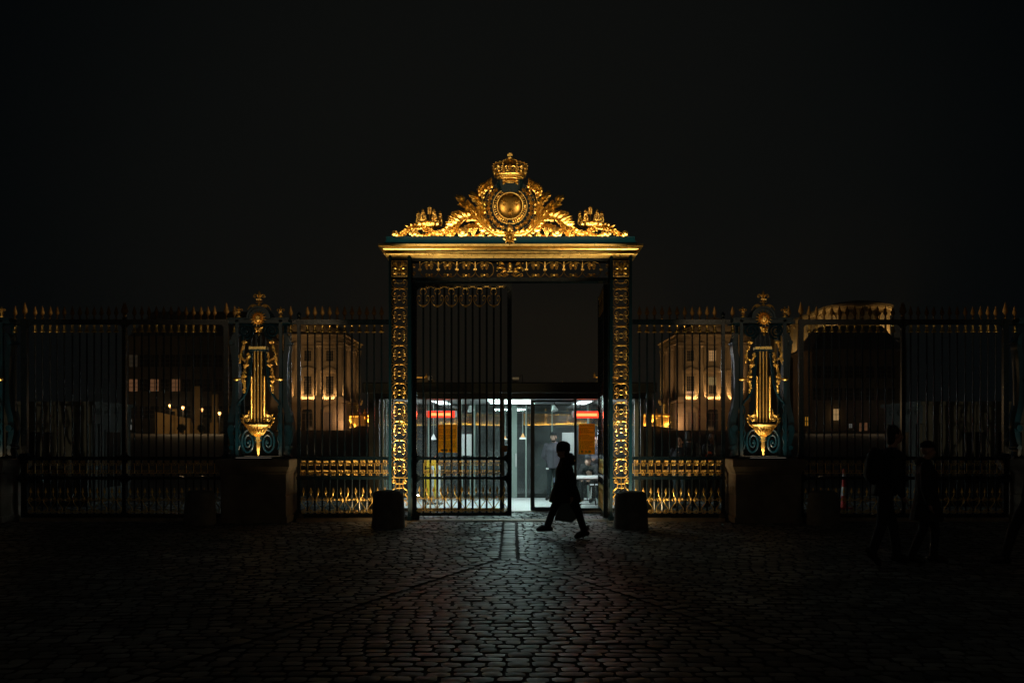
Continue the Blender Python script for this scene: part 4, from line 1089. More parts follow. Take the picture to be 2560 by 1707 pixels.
HEAT_HALO = emit('heater_halo', (1,.04,.015), 1.5)  # red halo round the element, put in as the plate's own glow
YF, YB = 2.2, 6.8
ZG = 2.47
PV = thing('glass_pavilion', 'lit glass entrance pavilion with flat dark roof behind the gateway', 'pavilion', (0,YF,0))
def pb(mb, name, mt, smooth=False, par=None):
    o = mb.build(name, mt, par or PV, smooth=smooth); 
    if par is None: o.location = (0,-YF,0)
    return o
fx = lambda px: PX(px, YF)
bx = lambda px: PX(px, YB)
XP0, XP1 = -2.93, 2.92
m = MB(); m.bbox(-3.2,3.16,1.75,7.6,2.60,2.82,.02); pb(m,'roof',ROOFM)
m = MB(); m.box(-3.0,3.0,YF-.05,YF+.1,ZG,2.598); pb(m,'front_beam',DARKF)
m = MB(); m.box(XP0,XP1,YF+.101,YB,2.50,2.56); pb(m,'ceiling',CEIL)
m = MB(); m.box(XP0,XP1,YF-.04,YB+.1,-.03,.012); pb(m,'floor',FLOORM)
# front frames
for px, wd, mt in ((943,10,DARKF),(957,5,MINT),(1064,4,DARKF),(1151,6,DARKF),(1257,8,DARKF),(1438.5,6,DARKF),(1513,7,DARKF),(1591,9,MINT),(1605,7,DARKF)):
    X = fx(px); h = wd/2/113.5
    m = MB(); m.box(X-h,X+h,YF-.03,YF+.05,.013,ZG-.001); pb(m,'mullion',mt)
for xa, xb in ((943,1257),(1332,1605)):
    m = MB(); m.box(fx(xa)+.05,fx(xb)-.03,YF-.022,YF+.04,.013,.075); pb(m,'bottom_rail',DARKF)
for k, (xa, xb) in enumerate(((947,1062),(1066,1148),(1154,1253),(1441,1510),(1516,1586),(1595,1602))):
    m = MB(); m.box(fx(xa),fx(xb),YF+.002,YF+.012,.076,ZG-.002); pb(m,'glass_pane',GLASSF)
# sliding door, pushed open to the right
m = MB(); Xd = fx(1331.5); m.box(Xd-.045,Xd+.045,YF+.06,YF+.12,.014,ZG-.01); m.box(Xd+.045,fx(1436),YF+.062,YF+.118,.014,.09); m.box(Xd+.045,fx(1436),YF+.062,YF+.118,ZG-.06,ZG-.01)
door = pb(m,'sliding_door',DARKF)
m = MB(); m.box(Xd+.046,fx(1436)-.001,YF+.085,YF+.095,.091,ZG-.061); m.build('door_pane',GLASSF,door,smooth=False)
# back wall: mint posts, glass, low sill
for px, wd in ((962,7),(1072,5),(1186,5),(1286,13),(1315,4),(1380,4),(1470,5),(1575,6)):
    X = bx(px); h = wd/2/94
    m = MB(); m.box(X-h,X+h,YB-.04,YB+.05,.013,2.498); pb(m,'back_post',MINT)
m = MB(); m.box(XP0,XP1,YB-.03,YB+.04,2.25,2.29); m.box(XP0,XP1,YB-.03,YB+.04,.013,.12); pb(m,'back_rail',DARKF)
m = MB(); m.box(XP0,XP1,YB+.003,YB+.013,.121,2.249); pb(m,'glass_pane',GLASSB)
m = MB(); m.box(XP0,XP1,YB+.003,YB+.013,2.291,2.498); pb(m,'glass_pane',GLASSB)
m = MB(); X = bx(1290); m.tube([(X,YB-.05,1.18),(X,YB-.1,1.16),(X,YB-.1,.86),(X,YB-.05,.84)],.018,6); pb(m,'door_handle',WPL,True)
# side walls
for X in (XP0, XP1):
    m = MB(); m.box(X-.005,X+.005,YF+.11,YB-.06,.014,2.498); pb(m,'glass_pane',GLASSF)
    for yy in (3.6,5.1): m = MB(); m.box(X-.03,X+.03,yy-.03,yy+.03,.014,2.498); pb(m,'mullion',MINT)
# outer columns carrying the roof
for px in (930,1622): m = MB(); X = PX(px,2.0); m.box(X-.06,X+.06,1.95,2.07,-.02,2.599); pb(m,'roof_column',ROOFM)
# ceiling light fittings
for X, yy, wx, nm in ((-.02,2.95,1.0,'tube'),(0.02,4.6,1.05,'tube')):
    r = thing('ceiling_lamp', 'long white tube lamp on the pavilion ceiling, '+('nearest the open door' if yy < 3.5 else 'farther inside above the back door'), 'lamp', (X,yy,2.5), 'white ceiling lamps in the pavilion')
    m = MB(); m.box(-wx/2-.03,wx/2+.03,-.05,.05,-.03,-.001); m.build('fitting',WPL,r,smooth=False)
    m = MB(); m.box(-wx/2,wx/2,-.03,.03,-.055,-.0305); m.build('tube',TUBE,r,smooth=False)
    area('tube_light',(X,yy,2.42),wx,PW['tube'],COOL,(0,0,-1),170,.08)
    area('tube_side_light',(X,yy-.06,2.44),wx,PW['tube_side'],COOL,(0,-1,-.25),180,.06)
    if yy < 3.5: area('tube_side_light',(X,yy+.06,2.44),wx,PW['tube_in'],COOL,(0,1,-.25),180,.06)
for X, lab in ((-1.72,'square white panel lamp in the left half of the pavilion ceiling'),(1.78,'square white panel lamp in the right half of the pavilion ceiling')):
    yy = 5.05; r = thing('ceiling_lamp', lab, 'lamp', (X,yy,2.5), 'white ceiling lamps in the pavilion')
    m = MB(); m.box(-.18,.18,-1.4,1.4,-.02,-.001); m.build('fitting',WPL,r,smooth=False)
    m = MB(); m.box(-.16,.16,-1.36,1.36,-.026,-.0205); m.build('diffuser',PANEL,r,smooth=False)
    area('panel_light',(X,yy,2.45),.3,PW['panel'],(.86,.95,1),(0,0,-1),170,2.6)
for sx in (-1,1): area('panel_side_light',(sx*2.2,4.6,2.44),.08,PW['side'],(.9,.97,1),(sx,-.15,-.5),175,2.4)
# infrared heaters
for px, py, Y, wpx, lab in ((1104,1036,3.6,50,'glowing red infrared heater hanging in the left half of the pavilion'),(1466,1037,3.6,47,'glowing red infrared heater hanging in the right half of the pavilion')):
    X = PX(px,Y); Z = PZ(py,Y); hw = wpx/2*(DCAM+Y)/F*1.12
    r = thing('heater', lab, 'heater', (X,Y,Z), 'infrared heaters in the pavilion')
    m = MB(); m.loft([[(x,a,b) for a,b in ((-.09,-.06),(-.09,.07),(.06,.09),(.09,.0))] for x in (-hw-.09,hw+.09)]); m.build('housing',WPL,r,smooth=False)
    m = MB(); m.box(-hw-.05,hw+.05,-.1,-.091,-.075,.085); m.build('reflector',HEAT_HALO,r,smooth=False)
    m = MB(); m.box(-hw+.01,hw-.01,-.115,-.101,-.03,.035); m.build('element',HEAT,r,smooth=False)
    m = MB(); m.tube([(-hw*.6,0,.08),(-hw*.6,0,2.5-Z)],.012,6); m.tube([(hw*.6,0,.08),(hw*.6,0,2.5-Z)],.012,6); m.build('hanger',BLK,r)
    area('heater_light',(X,Y-.14,Z),2*hw,PW['heat'],(1,.07,.02),(0,-.9,-.25),170,.12)
# notices on the glass
def poster(px0,px1,py0,py1,Y,lab):
    x0,x1,z1,z0 = PX(px0,Y),PX(px1,Y),PZ(py0,Y),PZ(py1,Y)
    r = thing('notice', lab, 'notice', ((x0+x1)/2,Y,z0), 'large yellow notices on the pavilion front')
    w_,h = (x1-x0)/2, z1-z0
    m = MB(); m.box(-w_,w_,-.003,.003,0,h); m.cur = 1; rr = random.Random(px0)
    for k in range(26):
        z = h*.95-k*h*.031
        if k in (2,9,16): continue
        a = -w_*.86; e = w_*(.86 if rr.random() < .75 else rr.uniform(.1,.7))
        while a < e:
            l = rr.uniform(.012,.05); m.box(a,min(a+l,e),-.0042,-.0032,z-.005,z+.003); a += l+.01
    m.build('sheet',[YELLOW,INK],r,smooth=False)
    m = MB()
    for k in (-1,0,1): m.lathe([(.001,0),(.028,0),(.028,.002),(.001,.002)],0,0,0,10)
    q = MB()
    for k in (-1,0,1): q.join(m, Matrix.Translation((k*.085-.02,-.0045,h*.09)) @ Matrix.Rotation(pi/2,4,'X'))
    q.build('emblems',[WPL],r)
poster(1094,1143,1061,1131,YF-.02,'yellow printed notice on the glass behind the closed gate leaf')
poster(1447,1487,1059,1135,YF-.02,'yellow printed notice on the glass right of the sliding door')
# boards, panels, and fittings inside
def board(px0,px1,py0,py1,Y,lab,mt=None,name='panel_board'):
    x0,x1,z1,z0 = PX(px0,Y),PX(px1,Y),PZ(py0,Y),PZ(py1,Y)
    r = thing(name, lab, 'board', ((x0+x1)/2,Y,z0))
    m = MB(); m.bbox(-(x1-x0)/2,(x1-x0)/2,-.02,.02,0,z1-z0,.006); m.build('face',mt or WHITEP,r,smooth=False)
    m = MB(); m.box(-(x1-x0)/2+.02,-(x1-x0)/2+.05,.021,.05,-z0+.013,z1-z0-.05); m.box((x1-x0)/2-.05,(x1-x0)/2-.02,.021,.05,-z0+.013,z1-z0-.05); m.build('stand',MINT,r,smooth=False)
board(1152,1179,1085,1138,YB-.35,'pale grey display board behind the closed gate leaf, beside the mint post')
board(1405,1437,1081,1142,YB-.35,'pale grey display board behind the standing guard')
r = thing('yellow_barrier','tall yellow barrier board with black markings at left inside the pavilion','barrier',(PX(1073,5.2),5.2,.012))
x_ = PX(1073,5.2); hw = 17*25.2/F; zt = PZ(1150,5.2)-.012
m = MB(); m.bbox(-hw,hw,-.02,.02,.1,zt,.01); m.build('panel',YELL2,r,smooth=False)
m = MB(); rr = random.Random(4)
for k in range(14):
    a = rr.uniform(-hw*.8,hw*.5); z = rr.uniform(.6,zt-.08); m.box(a,a+rr.uniform(.02,.09),-.0235,-.0205,z,z+rr.uniform(.01,.035))
m.build('markings',INK,r,smooth=False)
m = MB(); m.box(-hw*.8,-hw*.6,-.15,.15,0,.099); m.box(hw*.6,hw*.8,-.15,.15,0,.099); m.build('feet',BLK,r,smooth=False)
for px, py0, lab in ((1080,1166,'left one of two white round barrier posts inside the pavilion'),(1096,1164,'right one of two white round barrier posts inside the pavilion')):
    Y = 4.4; r = thing('barrier_post', lab, 'barrier post', (PX(px,Y),Y,.012), 'white barrier posts in the pavilion')
    h = PZ(py0,Y)
    m = MB(); m.lathe([(.05,.03),(.05,h-.02),(.04,h),(.01,h+.005)],0,0,0,14); m.build('pole',WPL,r)
    m = MB(); m.bbox(-.11,.11,-.15,.15,0,.029,.01); m.build('base',BLK,r,smooth=False)
# triangular hanging signs and cone lamps
for px, pt, pb_, hwp, Y, lab, two in ((1084,1083,1099,7.5,5.0,'white triangular sign hanging left of the yellow notice',False),(1307,1082,1098,8,5.4,'small white and orange triangular sign left of the sliding door frame',True),(1263,1089,1099,5,5.6,'small white triangular sign just left of the open gateway passage',True)):
    d = (DCAM+Y)/F; r = thing('triangle_sign', lab, 'sign', (PX(px,Y),Y,PZ(pb_,Y)), 'triangular signs inside the pavilion')
    h = (pb_-pt)*d; w_ = hwp*d
    m = MB(); m.prism([(-w_,0),(w_,0),(w_*.75,h*.3),(0,h),(-w_*.75,h*.3)],-.008,.008); m.build('plate',WPL if not two else mat('sign_orange',(.7,.33,.12),.5),r,smooth=False)
    if two: m = MB(); m.box(-w_*1.02,w_*1.02,-.0115,-.0085,.004,h*.3); m.build('band',WPL,r,smooth=False)
    m = MB(); m.tube([(0,0,h-.01),(0,0,2.5-PZ(pb_,Y))],.006,5); m.build('rod',MINT,r)
for px, py, Y, lab in ((1177,1024,4.2,'grey cone loudspeaker under the ceiling above the left display board'),(1386,1023,4.2,'grey cone loudspeaker under the ceiling above the guard')):
    d = (DCAM+Y)/F; r = thing('loudspeaker', lab, 'loudspeaker', (PX(px,Y),Y,PZ(py,Y)), 'cone loudspeakers in the pavilion')
    q = MB(); q.lathe([(.03,.10),(.04,.08),(.085,-.02),(.088,-.035),(.08,-.03)],0,0,0,14); o = q.build('horn',WHITEP,r); o.rotation_euler = (math.radians(-14),math.radians(-12),0)
    m = MB(); m.tube([(0,.02,.09),(0,.06,.2),(0,.06,2.5-PZ(py,Y))],.012,6); m.build('bracket',BLK,r)
# things on the roof edge
r = thing('security_camera','round white security camera on the pavilion roof edge, behind the closed leaf','camera',(PX(1074,1.7),1.7,2.822))
m = MB(); m.lathe([(.02,.0),(.05,.01),(.05,.03),(.015,.05),(.015,.07)],0,.12,0,10); m.build('bracket',BLK,r)
m = MB(); m.ell((0,.12,.0+.1),.055,.055,.055,14,9); m.build('housing',WPL,r); m = MB(); m.ell((.02,.085,.09),.028,.03,.028,10,7); m.build('lens',BLK,r)
r = thing('floodlight','small grey floodlight box on the pavilion roof edge beside the gate leaf','floodlight',(PX(1289,1.72),1.9,2.822))
m = MB(); m.bbox(-.075,.075,-.07,.06,.015,.12,.015); m.build('housing',WHITEP,r,smooth=False); m = MB(); m.box(-.02,.02,-.02,.02,0,.0149); m.build('foot',BLK,r,smooth=False); m = MB(); m.tube([(.075,0,.09),(.12,0,.16),(.15,.02,.17),(.15,.05,.0)],.006,5); m.build('cable',BLK,r)
# folding table and chair at the right
TX, TY = PX(1468,3.3), 3.35
r = thing('folding_table','white folding table inside the pavilion at right, below the yellow notice','table',(TX,TY,.012))
m = MB(); m.bbox(-.42,.33,-.85,.85,.665,.70,.012); m.build('tabletop',WPL,r,smooth=False)
for sx in (-1,1):
    for sy in (-1,1):
        m = MB(); m.tube([(sx*.28-.04,sy*.6,.665),(sx*.25-.04,sy*.62,.35),(sx*.3-.04,sy*.66,.0)],.016,8); m.build('leg',BLK,r)
for sy in (-1,1): m = MB(); m.tube([(-.32,sy*.64,.12),(.25,sy*.64,.12)],.012,6); m.build('stretcher',BLK,r)
m = MB(); m.tube([(-.04,-.6,.2),(-.04,-.2,.66)],.012,6); m.build('brace',BLK,r)
m = MB(); m.tube([(-.04,.6,.2),(-.04,.2,.66)],.012,6); m.build('brace',BLK,r)
CHX, CHY = PX(1496,5.0), 5.05
r = thing('chair','pale plastic chair at the back right of the pavilion, under the sitting person','chair',(CHX,CHY,.012))
m = MB(); m.bbox(-.22,.22,-.22,.22,.43,.46,.012); m.build('seat',WPL,r,smooth=False)
m = MB(); m.loft([[(-.21,.2+a,z),(.21,.2+a,z),(.21,.22+a,z),(-.21,.22+a,z)] for a,z in ((0,.47),(.03,.65),(.06,.85))]); m.build('backrest',WPL,r,smooth=False)
for sx in (-1,1):
    for sy in (-1,1): m = MB(); m.tube([(sx*.18,sy*.18,.43),(sx*.21,sy*.21,0)],.014,7); m.build('leg',WPL,r)

# ================================================================== low printed-panel kiosks left and right
KWALL = mat('kiosk_panel', (.08,.09,.08), .7, 0, var=.15, vscale=4, bump=.2, bscale=10)
KDARK = mat('kiosk_window', (.01,.012,.013), .15)
def kiosk(sx, lab):
    Y0 = 3.8; Xc = -9.9 if sx < 0 else 9.75
    r = thing('kiosk', lab, 'kiosk', (Xc,Y0,0), 'low kiosks with classical panels')
    S = lambda v: v*sx     # outward direction
    W_, D_, H = 5.5, 2.4, 2.47
    bxx = lambda mb, u0,u1,y0,y1,z0,z1: mb.box(S(u0),S(u1),y0,y1,z0,z1)
    m = MB(); bxx(m,0,W_,0,D_,0,1.95); m.build('wall',KWALL,r,smooth=False)
    m = MB(); bxx(m,-.06,W_,-.06,D_,1.952,2.02); bxx(m,-.03,W_,-.03,D_,2.022,2.38); bxx(m,-.1,W_,-.1,D_+.1,2.382,2.47); m.build('frieze',KWALL,r,smooth=False)
    m = MB()
    for k in range(9):
        u = .3+k*.6
        for s_ in (-1,1): m.tube([(p[0],p[1],p[2]) for p in spiral(S(u)+s_*.1,2.24,.09,1.4,pi/2,s_,-.04,.2)],.014,5)
        m.ell((S(u),-.04,2.15),.05,.03,.06,7,5)
    for k in range(4):
        v = .3+k*.55
        for s_ in (-1,1): m.tube([(S(-.04),v+s_*.1+p[0],p[2]) for p in spiral(0,2.24,.09,1.4,pi/2,s_,0,.2)],.014,5)
    m.build('relief',KWALL,r)
    for u in (.06,.36,2.6,2.9,5.0,5.3):
        m = MB(); bxx(m,u,u+.17,-.07,-.001,.1,1.95); bxx(m,u-.03,u+.2,-.09,-.001,.0,.1); m.build('pilaster',KWALL,r,smooth=False)
    for v in (.06,.30,2.1):
        m = MB(); bxx(m,-.07,-.001,v,v+.15,.1,1.95); m.build('pilaster',KWALL,r,smooth=False)
    for u in (.9,1.75,3.4,4.2):
        m = MB(); bxx(m,u-.05,u+.6,-.03,-.001,.5,1.8); f = m.build('window',KWALL,r,smooth=False)
        m = MB(); bxx(m,u,u+.25,-.034,-.031,.55,1.75); bxx(m,u+.3,u+.55,-.034,-.031,.55,1.75); m.build('pane',KDARK,f,smooth=False)
    m = MB(); bxx(m,-.03,-.001,.75,1.75,.35,1.8); f = m.build('window',KWALL,r,smooth=False)
    m = MB(); bxx(m,-.034,-.031,.82,1.22,.4,1.75); bxx(m,-.034,-.031,1.28,1.68,.4,1.75); m.build('pane',KDARK,f,smooth=False)
kiosk(-1,'low dim kiosk with classical panels behind the far left side gate')
kiosk(1,'low dim kiosk with classical panels behind the two walking pedestrians')
# traffic cone beyond the right side gate
Y = 3.0; r = thing('traffic_cone','red and white traffic cone standing behind the right side gate','cone',(PX(2110,Y),Y,0))
RED = mat('cone_red',(.6,.03,.02),.5); 
h0 = PZ(1172,Y)
for za, zb_, mt, nm in ((.04,.3,RED,'cone'),(.3,.5,WPL,'white_band'),(.5,.68,RED,'cone'),(.68,.8,WPL,'white_band'),(.8,h0,RED,'cone')):
    R_ = lambda z: .075-.045*z/h0
    m = MB(); m.lathe([(R_(za),za+.0005),(R_(zb_),zb_)],0,0,0,16); m.build(nm,mt,r)
m = MB(); m.bbox(-.16,.16,-.16,.16,0,.04,.01); m.build('base',RED,r,smooth=False)
# ================================================================== far buildings
LIME = mat('palace_limestone', (.40,.325,.21), .8, 0, var=.14, vscale=.6, bump=.3, bscale=4, bdist=.03)
SLATE = mat('palace_slate', (.12,.12,.125), .6, 0, var=.2, vscale=.8)
PWIN = mat('palace_window', (.012,.014,.016), .12)
MUNT = mat('window_bars', (.25,.22,.18), .6)
LITY = emit('lit_window_yellow', (1,.6,.25), .3); LITG = emit('lit_window_green', (.75,.75,.42), .09); LITP = emit('lit_window_pale', (1,.7,.5), .22)
LAMPG = emit('lamp_glow', (1,.5,.18), 1.3)
def palace_wing(sx, lab, lit):
    """corner at the origin, facade runs outwards (u), depth v"""
    X0, Y0, Zb = (-31.94 if sx < 0 else 31.3), 170.0, 2.2
    root = thing('palace_wing', lab, 'palace', (X0,Y0,Zb), 'palace wings flanking the courtyard')
    z = lambda py: PZ(py, 170)-Zb
    # u grows outwards from the corner; world x = sx*u
    def bx_(m,u0,u1,v0,v1,z0,z1): m.box(sx*u0,sx*u1,v0,v1,z0,z1)
    Wd, Dp = 13.4, 21
    par = root
    zl, zbal, zar, zco, zct, zap = z(1000), z(985), z(856), z(843), z(836), z(798)
    m = MB(); bx_(m,0,Wd,0,Dp,-1,zl-.35); m.build('ground_floor_wall',LIME,par,smooth=False)
    m = MB(); bx_(m,.45,Wd-.3,.5,Dp,zl+.002,zar); m.build('upper_wall',LIME,par,smooth=False)
    m = MB(); bx_(m,-.45,Wd+.2,-.45,Dp+.4,zl-.348,zl); m.build('ledge',LIME,par,smooth=False)
    # rusticated corner courses
    m = MB()
    n = 14
    for k in range(n):
        a = -.2+k*(zl-.4)/n; bx_(m,-.12,1.9,-.12,-.001,a+.04,a+(zl-.4)/n-.04); bx_(m,-.12,-.001,.0,4.2,a+.04,a+(zl-.4)/n-.04)
        bx_(m,2.1,Wd,-.06,-.001,a+.04,a+(zl-.4)/n-.04) if k > 10 else None
    for k in range(n):
        a = -.2+k*(zl-.4)/n; bx_(m,-.08,-.001,4.6,Dp,a+.04,a+(zl-.4)/n-.04)
    m.build('rusticated_courses',LIME,par,smooth=False)
    # entablature in steps
    for nm, z0_, z1_, o in (('architrave',zar+.002,zar+.75,.0),('frieze',zar+.752,zco-.2,-.1),('cornice',zco-.198,zct-.2,.35),('cornice',zct-.198,zct,.75)):
        m = MB(); bx_(m,-.05-o,Wd+o,-.05-o,Dp+.3,z0_,z1_); m.build(nm,LIME,par,smooth=False)
    m = MB()
    for k in range(24): bx_(m,.1+k*.56,.35+k*.56,-.5,-.41,zco-.45,zco-.21)
    for k in range(34): bx_(m,-.5,-.41,.2+k*.56,.45+k*.56,zco-.45,zco-.21)
    m.build('dentils',LIME,par,smooth=False)
    # pediment
    uc = Wd/2
    m = MB(); m.prism([(sx*(-.4),zct+.002),(sx*(Wd+.4),zct+.002),(sx*uc,zap)],-.1,2.5); m.build('pediment',LIME,par,smooth=False)
    for a,b in (((-.9,zct+.1),(uc,zap+.45)),((Wd+.9,zct+.1),(uc,zap+.45))):
        m = MB(); m.prism([(sx*a[0],a[1]),(sx*b[0],b[1]),(sx*b[0],b[1]-.5),(sx*a[0],a[1]-.5+.4)],-.8,-.101); m.build('raking_cornice',LIME,par,smooth=False)
    m = MB(); rr = random.Random(8)
    for k in range(14): u = rr.uniform(3,Wd-3); m.ell((sx*u,-.15,zct+rr.uniform(.5,1.6)),.45,.25,.5,7,5)
    m.build('pediment_relief',LIME,par)
    # roof
    m = MB(); m.loft([[(sx*u,v,zz) for u,v in ((-.1+o,1+o),(Wd+.1-o,1+o),(Wd+.1-o,Dp-o),(-.1+o,Dp-o))] for o,zz in ((0,zct+.003),(2.8,zct+2.8))]); m.build('roof',SLATE,par,smooth=False)
    # columns, front and return side
    r = .5
    for u, v in ((.55,-.0),(4.42,.0),(8.72,.0),(12.8,.0),(.0,7.2),(.0,13.6),(.0,19.4)):
        col = MB(); zb_ = zl+.6
        H_ = zar-zb_
        col.lathe([(r*1.3,.0),(r*1.3,.2),(r*1.05,.4),(r*1.0,.6),(r*1.0,H_*.35),(r*.86,H_*.88),(r*.98,H_*.885),(r*.9,H_*.9),(r*1.0,H_*.94),(r*1.35,H_*.985),(r*1.4,H_-.01)], sx*u, v+.15, zb_, 16)
        c = col.build('column',LIME,par)
        cp = MB()
        for k in range(8):
            a = 2*pi*k/8; cp.leaf((sx*u+r*.9*math.cos(a),v+.15+r*.9*math.sin(a),zb_+H_*.9),(sx*u+r*1.35*math.cos(a),v+.15+r*1.35*math.sin(a),zb_+H_*.975),.5,.1,.08,side=(-math.sin(a),math.cos(a),0))
        cp.build('capital',LIME,c)
        m = MB(); m.box(sx*u-.8,sx*u+.8,v-.55,v+.9,zl+.001,zb_-.002); m.build('column_base',LIME,c,smooth=False)
    # bays
    for bi, (uu, kind) in enumerate(((2.45,'tri'),(6.6,'arc'),(10.75,'tri'))):
        wz = lambda py: z(py)
        def window(name, u0,u1,z0,z1, v, mt, nx, nz_, surround=True, parent=par, mb_y=None):
            m = MB()
            t = .22
            if surround: bx_(m,u0-t,u0,v-.18,v-.001,z0,z1); bx_(m,u1,u1+t,v-.18,v-.001,z0,z1); bx_(m,u0-t-.1,u1+t+.1,v-.22,v-.001,z1+.001,z1+.25); bx_(m,u0-t,u1+t,v-.24,v-.001,z0-.2,z0-.001)
            else: bx_(m,u0-.05,u1+.05,v-.02,v-.001,z0-.05,z1+.05)
            w_ = m.build(name, LIME, parent, smooth=False)
            m = MB(); bx_(m,u0,u1,v-.03,v-.004,z0,z1); m.build('pane',mt,w_,smooth=False)
            m = MB()
            for k in range(1,nx): q = u0+(u1-u0)*k/nx; wd = .045 if k*2 == nx else .025; bx_(m,q-wd,q+wd,v-.07,v-.0305,z0,z1)
            for k in range(1,nz_): q = z0+(z1-z0)*k/nz_; bx_(m,u0,u1,v-.062,v-.0305,q-.025,q+.025)
            m.build('glazing_bars',MUNT,w_,smooth=False)
            return w_
        um = lit.get((bi,'up')); lm = lit.get((bi,'low'))
        window('upper_window',uu-.65,uu+.65,wz(902),wz(876),.5,um or PWIN,4,4)
        wl = window('tall_window',uu-.72,uu+.72,wz(990),wz(940),.5,PWIN,4,8)
        if lm:
            zz0, zz1 = lm[1]; m = MB(); bx_(m,uu-.7,uu+.7-.0,.5-.045,.5-.031,wz(zz0),wz(zz1)); m.build('lit_pane',lm[0],wl,smooth=False)
        # upper recess frame, bright-edged reveal above
        m = MB(); bx_(m,uu-1.45,uu+1.45,.3,.499,wz(866),wz(863)); bx_(m,uu-1.6,uu-1.3,.32,.499,wz(905),wz(866)); bx_(m,uu+1.3,uu+1.6,.32,.499,wz(905),wz(866)); m.build('panel_moulding',LIME,par,smooth=False)
        # hood
        m = MB(); bx_(m,uu-1.25,uu+1.25,.1,.499,wz(936)+.25,wz(936)+.55); bx_(m,uu-1.45,uu+1.45,-.05,.499,wz(930),wz(927))
        if kind == 'tri':
            m.prism([(sx*(uu-1.55),wz(926.8)),(sx*(uu+1.55),wz(926.8)),(sx*uu,wz(916))],-.15,.499)
        else:
            m.prism([(sx*(uu+1.55*math.cos(a)),wz(926.8)+.72*math.sin(a)) for a in [pi*k/12 for k in range(13)]],-.15,.499)
        m.build('window_hood',LIME,par,smooth=False)
        for s_ in (-1,1): m = MB(); bx_(m,uu+s_*1.12-.12,uu+s_*1.12+.12,.15,.499,wz(936)-.3,wz(936)+.24); m.build('console',LIME,par,smooth=False)
        # balustrade
        m = MB(); bx_(m,uu-1.55,uu+1.55,-.3,-.05,zbal-.16,zbal)
        for k in range(9): m.lathe([(.07,0),(.11,.2),(.05,.45),(.08,zbal-zl-.17)], sx*(uu-1.35+k*.34),-.17,zl+.003,6)
        m.build('balustrade',LIME,par)
        # arched ground floor opening
        zt_ = z(1018); ra = 1.0
        arch = [(uu+ra*math.cos(a), zt_-ra+ra*math.sin(a)) for a in [pi*k/12 for k in range(13)]]
        m = MB(); n_ = len(arch)
        outer = [(uu+(ra+.35)*math.cos(a), zt_-ra+(ra+.35)*math.sin(a)) for a in [pi*k/12 for k in range(13)]]
        poly = [(sx*x,q) for x,q in outer]+[(sx*(uu-ra-.35),-.3),(sx*(uu-ra),-.3)]+[(sx*x,q) for x,q in reversed(arch)]+[(sx*(uu+ra),-.3),(sx*(uu+ra+.35),-.3)]
        m.prism(poly,-.15,-.001); aw = m.build('arched_window',LIME,par,smooth=False)
        m = MB(); m.prism([(sx*x,q) for x,q in arch],-.05,-.002); m.build('fanlight',LIME if bi != 1 else PWIN,aw,smooth=False)
        m = MB(); bx_(m,uu-ra,uu+ra,-.04,-.002,-.3,zt_-ra-.01); m.build('pane',MUNT if bi == 0 else PWIN,aw,smooth=False)
        m = MB()
        for q in (-.33,.33): bx_(m,uu+q-.06,uu+q+.06,-.09,-.041,-.3,zt_-ra)
        bx_(m,uu-ra,uu+ra,-.1,-.051,zt_-ra-.08,zt_-ra+.08); bx_(m,uu-ra,uu+ra,-.09,-.041,zt_-ra-1.5,zt_-ra-1.4)
        m.build('glazing_bars',MUNT,aw,smooth=False)
    # light fittings: on the ledge behind the balustrade, beside each column, and at the corner foot
    for u in (3.6,5.2,7.9,9.6,1.35,12.0):
        p = (X0+sx*u, Y0-.0, Zb+zl+.3); area('wing_light',p,.5,PW['wing'],(1,.57,.24),(0,.18,1),120,.3)
    for v in (3.0,9.5,16):
        area('wing_light',(X0-sx*.3,Y0+v,Zb+zl+.3),.6,PW['wing']*1.3,(1,.57,.24),(0,.0,1),130,.6)
    area('wing_strip_light',(X0+sx*6.7,Y0+.2,Zb+zl+.06),13,PW['wing_strip'],(1,.58,.25),(0,.10,1),150,.1)
    for du in (-4,9): spot('wing_projector',(X0+sx*du-sx*2,Y0-24,Zb+.6),(X0+sx*(4 if du < 0 else 8),Y0,Zb+12.2),PW['wing_proj'],(1,.6,.27),31,.5,.3)
    area('wing_corner_light',(X0-sx*1.6,Y0-2.2,Zb+.5),.6,PW['corner'],(1,.55,.28),(sx*.45,.6,1),150,.6)
    area('wing_front_light',(X0+sx*6.5,Y0-9,Zb+.5),4,PW['front_flood'],(1,.52,.2),(0,.75,1),120,1)
    return root
palace_wing(-1,'floodlit stone palace wing with columns seen through the left fence',{(0,'up'):None})
palace_wing(1,'floodlit stone palace wing with two lit windows, through the right fence',{(1,'up'):LITY,(1,'low'):(LITG,(962,942)),(0,'low'):(LITP,(990,977))})

